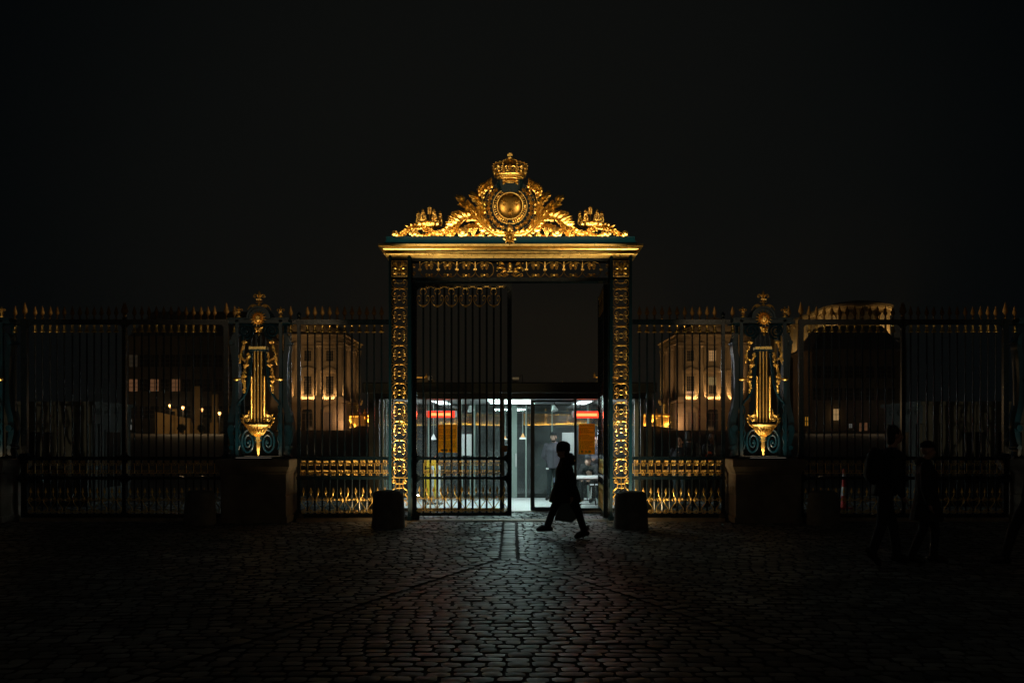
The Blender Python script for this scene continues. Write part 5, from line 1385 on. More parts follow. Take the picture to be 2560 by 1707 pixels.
# ---- gilded royal fence across the court, lit along its foot
GLOW = emit('fence_strip', (1,.55,.12), 1.6)
def royal_fence(P, lab):
    r = thing('gilded_fence', lab, 'fence', (P[0][0],P[0][1],P[0][2]), 'gilded fences across the far courtyard')
    o = Vector(P[0]); m = MB(); g2 = MB(); rl = MB(); ps = MB()
    for a, b in zip(P[:-1], P[1:]):
        a = Vector(a); b = Vector(b); L_ = (b-a).length; n = max(2,int(L_/.34)); d = (b-a)/n
        for k in range(n):
            p = a+d*k-o; m.loft([[(p.x+x*w_,p.y+y*w_,p.z+z) for x,y in ((-1,-1),(1,-1),(1,1),(-1,1))] for w_,z in ((.05,.25),(.05,2.2),(.1,2.25),(.12,2.35),(.03,2.75),(.01,2.8))])
        for zz in (.35,2.0):
            rl.loft([[(q.x-o.x,q.y-o.y+y,q.z-o.z+zz+z) for y,z in ((-.05,-.05),(.05,-.05),(.05,.05),(-.05,.05))] for q in (a,b)])
        g2.loft([[(q.x-o.x,q.y-o.y+y,q.z-o.z+z) for y,z in ((-.3,.0),(-.2,.0),(-.2,.2),(-.3,.2))] for q in (a,b)])
        for q in ([a,b] if L_ < 12 else [a,a+(b-a)*.33,a+(b-a)*.66,b]):
            p = q-o; ps.lathe([(.28,0),(.28,2.2),(.4,2.3),(.2,2.5),(.34,2.9),(.2,3.1),(.1,3.25),(.22,3.5),(.03,3.8)],p.x,p.y,p.z,10)
        mid = (a+b)/2; l = area('royal_fence_light',(mid.x,mid.y-.7,mid.z+.15),L_,PW['royal']*L_/10,(1,.55,.14),(0,.35,1),150,.2)
        dirv = (b-a).normalized(); zax = -Vector((0,.35,1)).normalized(); xax = (dirv - zax*dirv.dot(zax)).normalized(); yax = zax.cross(xax)
        l.rotation_euler = Matrix((xax,yax,zax)).transposed().to_euler()
    m.build('bars',GOLD,r); rl.build('rails',GOLD,r,smooth=False); g2.build('light_strip',GLOW,r,smooth=False); ps.build('posts',GOLD,r)
def RP(px,py,Y): return (PX(px,Y),Y,PZ(py,Y))
royal_fence([RP(866,1071,176),RP(912,1067,188),RP(960,1064.5,197),RP(1080,1063,201),RP(1257,1063,203)],'glowing gilded fence beside the left palace wing, lit from its foot')
royal_fence([RP(1310,1063,203),RP(1475,1063,201),RP(1590,1065,195),RP(1640,1067,186),RP(1686,1070,177)],'glowing gilded fence beside the right palace wing, lit from its foot')

# ---- the main palace block far behind: dark mass with gilded roof lines
FARW = mat('far_palace_stone', (.22,.18,.13), .85)
mp = thing('palace_main_block','dark distant palace roofs with thin gilded ridges above the pavilion','palace',(0,285,3.35))
Zr = lambda py, Y: PZ(py,Y)-3.35
for x0,x1,yy,top in ((1085,1510,290,964),(1034,1092,262,944),(1484,1545,262,944),(990,1036,240,958),(1540,1575,240,958)):
    Yd = yy-285
    m = MB(); m.box(PX(x0,yy),PX(x1,yy),Yd,Yd+12,-2,Zr(top+14,yy)); m.build('wall',FARW,mp,smooth=False)
    m = MB(); a,b = PX(x0,yy),PX(x1,yy); m.loft([[(a+o,Yd+o,z),(b-o,Yd+o,z),(b-o,Yd+12-o,z),(a+o,Yd+12-o,z)] for o,z in ((0,Zr(top+14,yy)+.01),(2.0,Zr(top,yy)))]); m.build('roof',SLATE,mp,smooth=False)
rg = MB(); fn = MB()
for x0,x1,py,Y in ((1098,1115,963,290),(1105,1145,963,290),(1180,1200,963,290),(1225,1262,963,290),(1312,1325,963,290),(1340,1345,964,290),(1360,1370,963,290),(1402,1452,962.5,290),(1040,1056,943.5,262),(1056,1071,943.5,262),(1484,1500,943.5,262),(1505,1545,943.5,262),(1075,1088,960,275)):
    rg.box(PX(x0,Y),PX(x1,Y),Y-285-.4,Y-285-.1,Zr(py+.8,Y),Zr(py-.8,Y))
for px,py,Y in ((1082,952,275),(1066,938,262),(1184,960,290),(1230,960,290),(1318,959,290),(1366,960,290),(1406,956,290),(1470,953,275),(1486,936,262),(1493,962,290)):
    fn.lathe([(.3,0),(.5,.2),(.2,.5),(.35,.8),(.15,1.2),(.02,1.6)],PX(px,Y),Y-285-.3,Zr(py+9,Y),8); 
rg.build('gilded_ridge',GOLD,mp,smooth=False); fn.build('finial',GOLD,mp)
for x, py, Y in ((1110,972,286),(1240,972,286),(1340,972,286),(1430,972,286),(1056,952,258),(1510,952,258)):
    area('ridge_light',(PX(x,Y),Y-1.5,PZ(py,Y)),12,PW['ridge'],(1,.58,.2),(0,.5,1),150,.5)

# ---- chapel with its lit rounded end
Yc, Xc_, Rc = 174.0, 66.5, 5.6
ch = thing('chapel','tall chapel with lit rounded end and curved cornice above the right fence','chapel',(Xc_,Yc,2.45))
zc = lambda py, d=170: EYE-(py-1085)/F*d-2.45
Htop = PZ(757,152)-2.45+1.2
Htop = (1085-758)/F*(DCAM+168.4)+EYE-2.45
Hlow = (1085-848)/F*(DCAM+168.4)+EYE-2.45
def apse(m, o, z0, z1, back=45, n=16):
    pts = [(-Rc-o, back)]+[((Rc+o)*math.cos(a), -(Rc+o)*math.sin(a)*1.0) for a in [pi-pi*k/n for k in range(n+1)]]+[(Rc+o, back)]
    m.loft([[(x,y,z) for x,y in pts] for z in (z0,z1)])
m = MB(); apse(m,0,Hlow-1,Htop-1.2); ch_wall = m.build('apse_wall',LIME,ch,angle=50)
m = MB(); apse(m,.25,Htop-1.198,Htop-.8); m.build('frieze',LIME,ch,angle=50)
m = MB(); apse(m,.7,Htop-.798,Htop-.5); apse(m,.95,Htop-.498,Htop); m.build('cornice',LIME,ch,angle=50)
m = MB()
pts0 = lambda o,z,back=44: [(-Rc-o,back,z)]+[((Rc+o)*math.cos(a),-(Rc+o)*math.sin(a),z) for a in [pi-pi*k/16 for k in range(17)]]+[(Rc+o,back,z)]
m.loft([pts0(-.4,Htop+.003),pts0(-1.0,Htop+.6),pts0(-4.6,Htop+1.2)]); m.build('roof',SLATE,ch,angle=50)
def arch_win(u_x, u_y, nx, ny, w_=1.0):
    """arched window on the wall at (u_x,u_y) with outward normal (nx,ny)"""
    t = Vector((-ny,nx,0)); nn = Vector((nx,ny,0)); c_ = Vector((u_x,u_y,0)); zt_ = Htop-1.9
    arch = [(w_*math.cos(a), zt_-w_+w_*math.sin(a)) for a in [pi*k/10 for k in range(11)]]+[(-w_,Hlow-.6),(w_,Hlow-.6)]
    def pl(mm, poly, d0, d1):
        q = len(poly); mm.add([tuple(c_+t*a+nn*d0+Vector((0,0,b))) for a,b in poly]+[tuple(c_+t*a+nn*d1+Vector((0,0,b))) for a,b in poly],[tuple(range(q,2*q))]+[(i,(i+1)%q,(i+1)%q+q,i+q) for i in range(q)])
    outer = [((w_+.35)*math.cos(a), zt_-w_+(w_+.35)*math.sin(a)) for a in [pi*k/10 for k in range(11)]]+[(-w_-.35,Hlow-.6),(w_+.35,Hlow-.6)]
    m = MB(); pl(m, outer, 0, .22); f = m.build('window',LIME,ch,smooth=False)
    m = MB(); pl(m, arch, 0, .23); m.build('pane',MUNT,f,smooth=False)
    m = MB(); m.ell(tuple(c_+nn*.25+Vector((0,0,zt_+.45))),.35,.35,.4,8,6); m.build('keystone',LIME,f)
for k in range(5):
    a = pi-pi*(k+.5)/5; arch_win(Rc*math.cos(a)*.995,-Rc*math.sin(a)*.995,math.cos(a),-math.sin(a),.95)
for k in range(9): arch_win(-Rc,4+k*4.6,-1,0,.95)
for k in range(9):
    m = MB(); yy = 1.7+k*4.6; m.box(-Rc-.45,-Rc,yy-.45,yy+.45,Hlow-1,Htop-1.2); m.build('buttress',LIME,ch,smooth=False)
for k in range(6):
    a = pi-pi*k/5; m = MB(); m.lathe([(.42,0),(.36,Htop-1.2-Hlow)],(Rc+.1)*math.cos(a),-(Rc+.1)*math.sin(a),Hlow,10); m.build('pilaster',LIME,ch)
m = MB(); apse(m,3.2,-3,Hlow-1.002); m.build('lower_wall',FARW,ch,angle=50)
m = MB()
for k in range(16):
    a = pi-pi*(k+.5)/16; m.lathe([(.1,0),(.16,.3),(.08,.6),(.12,.9)],(Rc+3.0)*math.cos(a),-(Rc+3.0)*math.sin(a),Hlow-1,6)
ptsq = lambda o,z: [((Rc+o)*math.cos(a),-(Rc+o)*math.sin(a),z) for a in [pi-pi*k/16 for k in range(17)]]
m.loft([ptsq(3.3,Hlow-.1),ptsq(3.3,Hlow+.08),ptsq(2.8,Hlow+.08),ptsq(2.8,Hlow-.1)],False,False,closed=False)
m.build('parapet',FARW,ch)
for k in range(5):
    a = pi-pi*(k+.5)/5; x,y = Xc_+(Rc+2.2)*math.cos(a),Yc-(Rc+2.2)*math.sin(a)
    area('chapel_light',(x,y,2.45+Hlow-.7),1.5,PW['chapel'],(1,.6,.2),(-math.cos(a)*.5,math.sin(a)*.5,1),140,.6)
for k in range(4): area('chapel_light',(Xc_-Rc-2.0,Yc+3+k*10,2.45+Hlow-.7),6,PW['chapel']*.8*(1-.22*k),(1,.6,.2),(.5,0,1),140,.6)

# ---- dim long wing behind the left fence, and another below the chapel
DIMW = mat('dim_wing_stone', (.34,.28,.2), .85, 0, var=.2, vscale=.5)
def dim_wing(x0,x1,Y,ptop,pbase,lab,wins,cols):
    d = (DCAM+Y)/F; zb_ = court_z(Y)-.3; X0 = PX((x0+x1)/2,Y)
    r = thing('side_wing',lab,'palace',(X0,Y,zb_))
    zz = lambda py: PZ(py,Y)-zb_; xx = lambda px: PX(px,Y)-X0
    m = MB(); m.box(xx(x0),xx(x1),0,12,0,zz(ptop)); m.build('wall',DIMW,r,smooth=False)
    m = MB(); m.box(xx(x0)-.3,xx(x1)+.3,-.4,12.3,zz(ptop)+.002,zz(ptop)+.5); m.build('cornice',DIMW,r,smooth=False)
    m = MB(); m.loft([[(xx(x0)+o,o,z),(xx(x1)-o,o,z),(xx(x1)-o,12-o,z),(xx(x0)+o,12-o,z)] for o,z in ((0,zz(ptop)+.502),(3,zz(ptop)+5))]); m.build('roof',SLATE,r,smooth=False)
    k = x0+12
    while k < x1-10:
        for pr in cols:
            lit = None
            for (wx,wy,mt) in wins:
                if abs(wx-k) < 10 and abs(wy-pr) < 15: lit = mt
            h = 15; m = MB(); m.box(xx(k)-.95,xx(k)+.95,-.12,-.001,zz(pr+h+1.5),zz(pr-h-1.5)); f = m.build('window',DIMW,r,smooth=False)
            m = MB(); m.box(xx(k)-.7,xx(k)+.7,-.15,-.121,zz(pr+h),zz(pr-h)); m.build('pane',lit or PWIN,f,smooth=False)
            m = MB(); m.box(xx(k)-.05,xx(k)+.05,-.19,-.151,zz(pr+h),zz(pr-h))
            for q in (-.33,.33): m.box(xx(k)-.7,xx(k)+.7,-.18,-.151,zz(pr+q*h)-.04,zz(pr+q*h)+.04)
            m.build('glazing_bars',MUNT,f,smooth=False)
        k += 26.5
    return r
LD = emit('lit_window_dim', (.7,.55,.36), .02); LP = emit('lit_window_peach', (1,.45,.2), .1); LWH = emit('lit_door_white',(.85,.85,.75),.1)
dim_wing(322,662,150,848,1075,'long dim palace wing with a few lit windows behind the left side gate',[(341,902,LD),(341,962,LP),(394,964,LP),(440,964,LP)],(902,963,1030))
dim_wing(2030,2262,158,880,1075,'dim building with a lit arched doorway below the domed chapel',[],(930,985))
# lit arched door and ground level lights at the foot of that building
def lit_panel(px0,px1,py0,py1,Y,mt,lab,name='lit_doorway',cat='doorway'):
    x0,x1,z1,z0 = PX(px0,Y),PX(px1,Y),PZ(py0,Y),PZ(py1,Y); hw = (x1-x0)/2; zb_ = court_z(Y)-.1
    r = thing(name,lab,cat,((x0+x1)/2,Y,zb_))
    m = MB(); m.box(-hw-.12,-hw,-.1,.1,0,z1-zb_+.1); m.box(hw,hw+.12,-.1,.1,0,z1-zb_+.1); m.box(-hw,hw,-.1,.1,z1-zb_+.001,z1-zb_+.1); m.build('frame',FARW,r,smooth=False)
    m = MB(); m.box(-hw,hw,-.03,.03,max(.0,z0-zb_),z1-zb_); m.build('pane',mt,r,smooth=False)
    m = MB(); m.box(-.04,.04,-.06,-.0305,max(.0,z0-zb_),z1-zb_); zz = (z1+z0)/2-zb_; m.box(-hw,hw,-.05,-.0305,zz-.04,zz+.04); m.build('glazing_bars',FARW,r,smooth=False)
lit_panel(2083,2097,1022,1050,157,LITY,'small lit arched doorway glowing warm below the chapel')
lit_panel(2122,2130,1059,1069,150,LWH,'leftmost pale lit doorway behind the right side gate')
lit_panel(2148,2153,1057,1078,150,LP,'middle pale lit doorway behind the right side gate')
lit_panel(2161,2168,1056,1076,150,LP,'rightmost pale lit doorway behind the right side gate')
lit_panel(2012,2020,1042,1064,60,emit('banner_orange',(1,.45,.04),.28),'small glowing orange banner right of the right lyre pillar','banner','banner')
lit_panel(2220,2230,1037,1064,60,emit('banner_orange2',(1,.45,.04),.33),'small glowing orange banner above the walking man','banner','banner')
lit_panel(320,330,1048,1074,140,LWH,'pale lit doorway low at the left, nearest the gate stile')
lit_panel(396,404,1050,1074,140,LWH,'pale lit doorway below the first street lamp')
lit_panel(415,421,1050,1075,140,LWH,'pale lit doorway just right of the first street lamp')
lit_panel(464,472,1052,1060,140,LWH,'small pale lit window low under the second street lamp')
# street lamps in the court, left
for px,py,lab in ((425.5,1014,'street lamp leftmost of four in the left court'),(457.5,1019,'street lamp second from left in the left court'),(504,1024,'street lamp third from left in the left court'),(549,1033,'street lamp rightmost of four in the left court, beside the lyre pillar')):
    Y = 120; zb_ = court_z(Y); X = PX(px,Y); h = PZ(py,Y)-zb_
    r = thing('street_lamp',lab,'street lamp',(X,Y,zb_),'street lamps in the left court')
    m = MB(); m.lathe([(.14,0),(.1,.4),(.05,.6),(.05,h-.35),(.1,h-.3)],0,0,0,8); m.build('pole',BLK,r)
    m = MB(); m.lathe([(.08,h-.28),(.2,h-.1),(.24,h+.12),(.1,h+.2)],0,0,0,10); m.build('lantern',LAMPG,r)
    m = MB(); m.lathe([(.26,h+.201),(.12,h+.36),(.03,h+.5)],0,0,0,8); m.build('cap',BLK,r)
    point('street_lamp_light',(X,Y-.5,zb_+h),PW['lamp'],(1,.66,.32),.2)
# low orange-lit garden wall rising behind them
WALLO = mat('ochre_wall',(.42,.27,.1),.85,0,var=.2,vscale=.7)
r = thing('ochre_wall','low ochre garden wall lit by the street lamps in the left court','wall',(PX(440,126),126,court_z(126)))
m = MB(); zb_ = court_z(126); X0 = PX(440,126)
m.prism([(PX(388,126)-X0,-.2),(PX(388,126)-X0,PZ(1029,126)-zb_),(PX(474,126)-X0,PZ(1046,126)-zb_),(PX(474,126)-X0,-.2)],0,.5); m.build('wall',WALLO,r,smooth=False)
m = MB(); m.box(PX(427,126)-X0,PX(442,126)-X0,-.4,-.001,PZ(1028,126)-zb_,PZ(1022,126)-zb_); m.box(PX(440,126)-X0,PX(443,126)-X0,-.39,-.002,-.2,PZ(1028,126)-zb_); m.build('porch',WALLO,r,smooth=False)
r = thing('ochre_gate_pier','tall ochre stone pier lit beside the third street lamp','pier',(PX(491,128),128,court_z(128)))
m = MB(); hw = 8*148/F; m.bbox(-hw,hw,0,1,-.2,PZ(965,128)-court_z(128),.1); m.box(-hw-.2,hw+.2,-.2,1.2,-.2,1.6); m.build('shaft',WALLO,r,smooth=False)
r = thing('ochre_gate_pier','ochre stone pier lit beside the rightmost street lamp, at the lyre pillar','pier',(PX(536,128),128,court_z(128)))
m = MB(); hw = 7*148/F; m.bbox(-hw,hw,0,1,-.2,PZ(985,128)-court_z(128),.1); m.box(-hw-.2,hw+.2,-.2,1.2,-.2,1.6); m.build('shaft',WALLO,r,smooth=False)
HEDGE = mat('clipped_hedge',(.02,.03,.015),.9,0,bump=1,bscale=6)
for i,(xa,xb,lab) in enumerate(((446,462,'dark clipped shrub under the second street lamp'),(496,510,'dark clipped shrub under the third street lamp'))):
    Y = 118; r_ = (PX(xb,Y)-PX(xa,Y))/2; m = MB(); rr = random.Random(i)
    for k in range(420):
        a,b = rr.uniform(0,2*pi),rr.uniform(-.2,1); q = Vector((math.cos(a)*math.sqrt(1-b*b)*r_,math.sin(a)*math.sqrt(1-b*b)*r_,.7+b*r_*1.3))
        m.leaf(q, q+Vector((rr.uniform(-.2,.2),rr.uniform(-.2,.2),rr.uniform(.05,.25))),.13,.02,.01)
    m.ell((0,0,.7),r_*.9,r_*.9,r_*1.2,10,7)
    o = m.build('clipped_shrub',HEDGE); o.location = (PX((xa+xb)/2,Y),Y,court_z(Y)); tag(o,lab,'shrub')

for px, Y in ((2050,120),(2190,120)): point('right_court_fill',(PX(px,Y),Y,court_z(Y)+3.5),PW['rcourt'],(1,.7,.4),.3)  # added fill without fixtures, lifts the dark building below the chapel
# ================================================================== people
def remesh(mb, name, mt, parent, vox=.016, smooth=3):
    me = bpy.data.meshes.new(name+'_raw'); me.from_pydata(mb.v, [], mb.f); me.update()
    o = bpy.data.objects.new(name+'_raw', me); COL.objects.link(o)
    md = o.modifiers.new('r','REMESH'); md.mode = 'VOXEL'; md.voxel_size = vox
    if smooth: s = o.modifiers.new('s','SMOOTH'); s.factor = .5; s.iterations = smooth
    dg = bpy.context.evaluated_depsgraph_get(); dg.update()
    m2 = bpy.data.meshes.new_from_object(o.evaluated_get(dg)); bpy.data.objects.remove(o); bpy.data.meshes.remove(me)
    m2.name = name; m2.materials.clear(); m2.materials.append(mt)
    m2.polygons.foreach_set('use_smooth',[True]*len(m2.polygons))
    q = bpy.data.objects.new(name, m2); COL.objects.link(q); q.parent = parent; return q
def cap(m, a, b, ra, rb, n=10):
    a = Vector(a); b = Vector(b); d = (b-a); L_ = d.length
    if L_ < 1e-6: m.ell(a,ra,ra,ra,n,7); return
    d /= L_; P = []; R_ = []
    for k in (80,55,30): t = math.radians(k); P.append(a-d*ra*math.sin(t)); R_.append(ra*math.cos(t))
    for k in range(6): P.append(a+d*L_*k/5); R_.append(ra+(rb-ra)*k/5)
    for k in (30,55,80): t = math.radians(k); P.append(b+d*rb*math.sin(t)); R_.append(rb*math.cos(t))
    m.tube(P, R_, n)
def rings(m, L_, n=16):
    """L_: (centre, rx, ry, yaw)"""
    m.loft([[(c[0]+rx*math.cos(t)*math.cos(w_)-ry*math.sin(t)*math.sin(w_), c[1]+rx*math.cos(t)*math.sin(w_)+ry*math.sin(t)*math.cos(w_), c[2]) for t in [2*pi*k/n for k in range(n)]] for c,rx,ry,w_ in L_])
SKIN = mat('skin', (.55,.33,.25), .5); SKIN2 = mat('skin_dark', (.12,.07,.05), .5)
def cloth(name, col, rough=.8): return mat(name, col, rough, 0, bump=.7, bscale=14, var=.15, vscale=8, bdist=.02)
def person(label, loc, yaw, J, top, legs, shoe, skin=SKIN, hat=None, hair=None, hood=False, coat=None, sc=1.0, beard=None, hem=.9, group=None, face=True, bulk=1.0, hs=1.0):
    D = dict(pelvis=(0,0,.95), waist=(0,0,1.09), chest=(0,0,1.31), neck=(0,.01,1.47), head=(0,-.025,1.625),
             sL=(-.185,.01,1.41), sR=(.185,.01,1.41), eL=(-.235,.03,1.13), eR=(.235,.03,1.13), wL=(-.245,-.03,.88), wR=(.245,-.03,.88),
             hL=(-.09,0,.92), hR=(.09,0,.92), kL=(-.1,-.015,.5), kR=(.1,-.015,.5), aL=(-.1,.02,.09), aR=(.1,.02,.09), tL=(-.11,-.15,.035), tR=(.11,-.15,.035))
    D.update(J); D = {k: Vector(v) for k, v in D.items()}
    r = thing('person', label, 'person', loc, group, yaw); r.scale = (sc,sc,sc)
    hd = D['head']; up = (hd-D['neck']).normalized()
    b = MB()
    cap(b, D['pelvis'], D['waist'], .125,.115); cap(b, D['waist'], D['chest'], .115,.13)
    cap(b, D['chest'], (D['sL']+D['sR'])/2-Vector((0,0,.04)), .125,.10)
    for s in 'LR':
        cap(b, D['s'+s], D['e'+s], .05,.04); cap(b, D['e'+s], D['w'+s], .04,.027); cap(b, D['chest'], D['s'+s], .08,.055)
        cap(b, D['h'+s], D['k'+s], .085,.055); cap(b, D['k'+s], D['a'+s], .052,.036); cap(b, D['a'+s], D['t'+s], .035,.03); cap(b, D['pelvis'], D['h'+s], .11,.09)
        # hand with palm, four fingers and a thumb
        w_ = D['w'+s]; d = (w_-D['e'+s]).normalized(); sd = d.cross(Vector((0,-1,0)) if abs(d.y) < .8 else Vector((0,0,1))).normalized(); nm = sd.cross(d).normalized()
        pc = w_+d*.05; cap(b, w_, w_+d*.075, .024,.03)
        for k in range(4):
            l = (.066,.078,.072,.055)[k]; o_ = w_+d*.085+sd*(k-1.5)*.019
            j1 = o_+d*l*.5+nm*.008; j2 = j1+d*l*.33+nm*.026; cap(b, o_, j1, .0095,.009,6); cap(b, j1, j2, .009,.0075,6)
        sgn = -1 if s == 'L' else 1
        t0 = w_+d*.03-sd*.026*sgn; t1 = t0+d*.04-sd*.022*sgn+nm*.01; cap(b, t0, t1, .012,.010,6); cap(b, t1, t1+d*.03+nm*.008, .0095,.008,6)
    cap(b, D['neck']-up*.05, hd-up*.05, .056,.054)
    b.ell(hd+Vector((0,.012,.025)), .074,.092,.095, 16,12); b.ell(hd+Vector((0,-.022,-.05)), .056,.066,.068, 14,10)
    b.ell(hd+Vector((0,-.095,-.018)), .014,.018,.022, 8,6)
    for sx in (-1,1): b.ell(hd+Vector((sx*.076,.012,-.012)), .011,.02,.03, 8,6); b.ell(hd+Vector((sx*.035,-.078,-.03)),.024,.02,.022,8,6)
    b.ell(hd+Vector((0,-.082,-.068)), .024,.014,.009, 8,6)
    remesh(b, 'body', skin, r, .0115, 2)
    if face:
        m = MB()
        for sx in (-1,1): m.ell(hd+Vector((sx*.031,-.083,.012)), .012,.006,.007, 8,6); m.tube([hd+Vector((sx*.015,-.088,.032)), hd+Vector((sx*.032,-.09,.037)), hd+Vector((sx*.05,-.08,.031))], .005, 5)
        m.build('eyes', BLK, r)
    # top garment
    m = MB(); k_ = bulk
    wst, chs, plv = D['waist'], D['chest'], D['pelvis']; sm = (D['sL']+D['sR'])/2
    yawS = math.atan2((D['sR']-D['sL']).y, (D['sR']-D['sL']).x)
    hemz = plv+Vector((0,0,hem-.95))
    L_ = [(hemz,.175*k_,.145*k_,yawS),(plv+Vector((0,0,.02)),.17*k_,.14*k_,yawS),(wst,.165*k_,.135*k_,yawS),(chs,.19*k_,.14*k_,yawS),(sm+Vector((0,0,-.03)),.185,.115,yawS),(sm+Vector((0,0,.045)),.10,.085,yawS),(D['neck']+Vector((0,0,.02)),.07,.07,yawS)]
    if coat:     # flared skirt of the coat: (z, rx, ry, dy)
        L_ = [(Vector((plv.x,plv.y+dy,z)),rx,ry,0) for z,rx,ry,dy in coat]+L_[2:]
    rings(m, L_)
    for s in 'LR':
        cap(m, D['s'+s], D['e'+s], .075*k_,.062*k_); cap(m, D['e'+s], D['w'+s]-(D['w'+s]-D['e'+s]).normalized()*.01, .062*k_,.047*k_)
        e = D['e'+s]; rr = random.Random(int(e.x*1000))
        for q in range(5): # sleeve folds
            p = D['s'+s].lerp(e, .35+.14*q); m.ell(p+Vector((rr.uniform(-.02,.02),rr.uniform(-.03,.0),0)), .064*k_,.064*k_,.018, 8,5)
    if hood: 
        m.ell(D['neck']+Vector((0,.07,.0)), .12,.09,.075, 12,8); m.ell(D['neck']+Vector((0,.01,.0)), .1,.095,.05, 12,8)
    tp = remesh(m, 'coat' if coat else 'jacket', top, r, .016, 4)
    # legs
    m = MB()
    for s in 'LR':
        cap(m, D['h'+s], D['k'+s], .10,.07); cap(m, D['k'+s], D['a'+s]+Vector((0,0,.02)), .07,.058); cap(m, D['pelvis'], D['h'+s], .13,.105)
        for q in range(4): p = D['k'+s].lerp(D['a'+s], .45+.17*q); m.ell(p,.068,.068,.02,8,5)
    remesh(m, 'trousers', legs, r, .016, 3)
    for s in 'LR':
        m = MB(); a, t = D['a'+s], D['t'+s]; d = (t-a); fw = Vector((d.x,d.y,d.z)).normalized(); 
        heel = a+Vector((0,0,0))-fw*.055+(Vector((0,0,-.045)) if abs(fw.z) < .5 else -fw*.02)
        cap(m, a+(D['k'+s]-a).normalized()*.1, a, .056,.054); cap(m, a, heel, .05,.04); cap(m, heel, t, .042,.04); cap(m, a, t+(a-t)*.25+Vector((0,0,.015)), .05,.045)
        remesh(m, 'boot', shoe, r, .012, 2)
    if hat:
        m = MB(); rings(m, [(hd+Vector((0,.01,z*hs)),rx*hs,ry*hs,0) for z,rx,ry in ((.05 if hs == 1 else .0,.087,.106),(.068,.089,.109),(.09,.087,.107),(.112,.076,.094),(.132,.058,.072),(.148,.03,.04),(.155,.01,.01))]); m.build('hat', hat, r)
    if hair:
        m = MB(); m.ell(hd+Vector((0,.03,.035)), .088,.092,.098, 16,11); m.ell(hd+Vector((0,.06,-.05)), .08,.055,.09, 12,9); remesh(m, 'hair', hair, r, .014, 2)
    if beard:
        m = MB(); m.ell(hd+Vector((0,-.036,-.092)), .054,.055,.036, 12,8)
        for sx in (-1,1): m.ell(hd+Vector((sx*.054,-.015,-.045)), .016,.04,.04, 8,6)
        m.build('beard', beard, r)
    return r, D
DARK = cloth('black_wool',(.012,.012,.013)); DARK2 = cloth('black_cotton',(.014,.015,.017)); LEATHER = mat('black_leather',(.012,.011,.011),.4)
GREYJ = cloth('grey_purple_jacket',(.075,.066,.084),.7); TEALT = cloth('dark_teal_trousers',(.016,.024,.027)); JEAN = cloth('blue_jeans',(.07,.11,.14)); NAVY = cloth('navy_jacket',(.015,.02,.03))
BROWNJ = cloth('dark_brown_coat',(.02,.017,.014)); HAIRD = mat('dark_hair',(.012,.009,.007),.6); BEARD = mat('dark_beard',(.03,.018,.012),.8); KNIT = mat('dark_knit',(.02,.022,.024),.9,0,bump=.8,bscale=60)
PAPER = paper('grey_paper_bag',(.22,.21,.20))

# walking woman in front of the open leaf, heading left
Yw = -3.4; s_ = (DCAM+Yw)/F
W = lambda px, py, side=0.0: (side, (px-1403)*s_, (1340-py)*s_)
wo, D = person('person in dark hat and flared coat striding left with a bag past the open gateway', (PX(1403,Yw),Yw,0), -pi/2,
   dict(pelvis=W(1413,1213), waist=W(1412,1196), chest=W(1411,1168), neck=W(1411,1146), head=W(1407,1124),
        sL=W(1410,1156,-.17), sR=W(1412,1156,.17), eL=W(1432,1190,-.22), wL=W(1399,1207,-.13), eR=W(1430,1196,.23), wR=W(1428,1232,.22),
        hL=W(1409,1222,-.08), hR=W(1417,1222,.08), kL=W(1388,1262,-.09), aL=W(1369,1315,-.09), tL=W(1346,1321,-.1),
        kR=W(1443,1270,.08), aR=W(1460,1325,.08), tR=W(1440,1336,.09)),
   DARK, DARK2, LEATHER, hat=KNIT, hood=True, coat=[(W(0,1252)[2],.23,.275,.0),(W(0,1240)[2],.22,.26,.0),(W(0,1222)[2],.205,.225,.0)], hair=HAIRD, hs=1.08, bulk=1.08)
m = MB(); c_ = Vector(W(1424,1142)); m.ell(c_,.12,.09,.095,12,9); m.ell(Vector(W(1430,1151)),.1,.06,.07,12,8); remesh(m,'fur_collar',KNIT,wo,.018,2)
m = MB()
for k in range(16):
    p = Vector(W(1463,1312+k*.6,.08)); rr = random.Random(k); m.leaf(p,p+Vector((rr.uniform(-.05,.05),rr.uniform(.03,.075),rr.uniform(-.03,.05))),.025,.005,.006)
m.build('boot_fringe',LEATHER,wo)
bg_ = thing('shopping_bag','grey paper shopping bag carried behind the legs of the striding person','bag',(PX(1418,Yw),Yw+.28,0))
B = lambda px, py: ((px-1418)*s_, (1342-py)*s_)
m = MB(); P = [B(1388,1302),B(1404,1250),B(1440,1246),B(1455,1262),B(1444,1297),B(1432,1308)]
m.prism(P,-.06,.07); m.build('bag_body',PAPER,bg_,smooth=False)
m = MB(); a = B(1410,1250); e = B(1438,1247); t = B(1428,1238)
m.tube(catmull([(a[0],0,a[1]),(t[0]-.06,-.02,t[1]),(t[0]+.03,-.03,t[1]),(e[0],0,e[1])],5),.008,6); m.build('bag_handle',PAPER,bg_)
ph = thing('phone','small phone with a glowing edge held by the striding person','phone',(PX(1386,Yw),Yw-.12,(1342-1200)*s_))
m = MB(); m.bbox(-.008,.006,-.035,.035,-.07,.07,.004); m.build('case',BLK,ph,smooth=False); m = MB(); m.box(-.012,-.0085,-.03,.03,-.02,.05); m.build('screen',emit('phone_screen',(.5,.75,1),.6),ph,smooth=False)

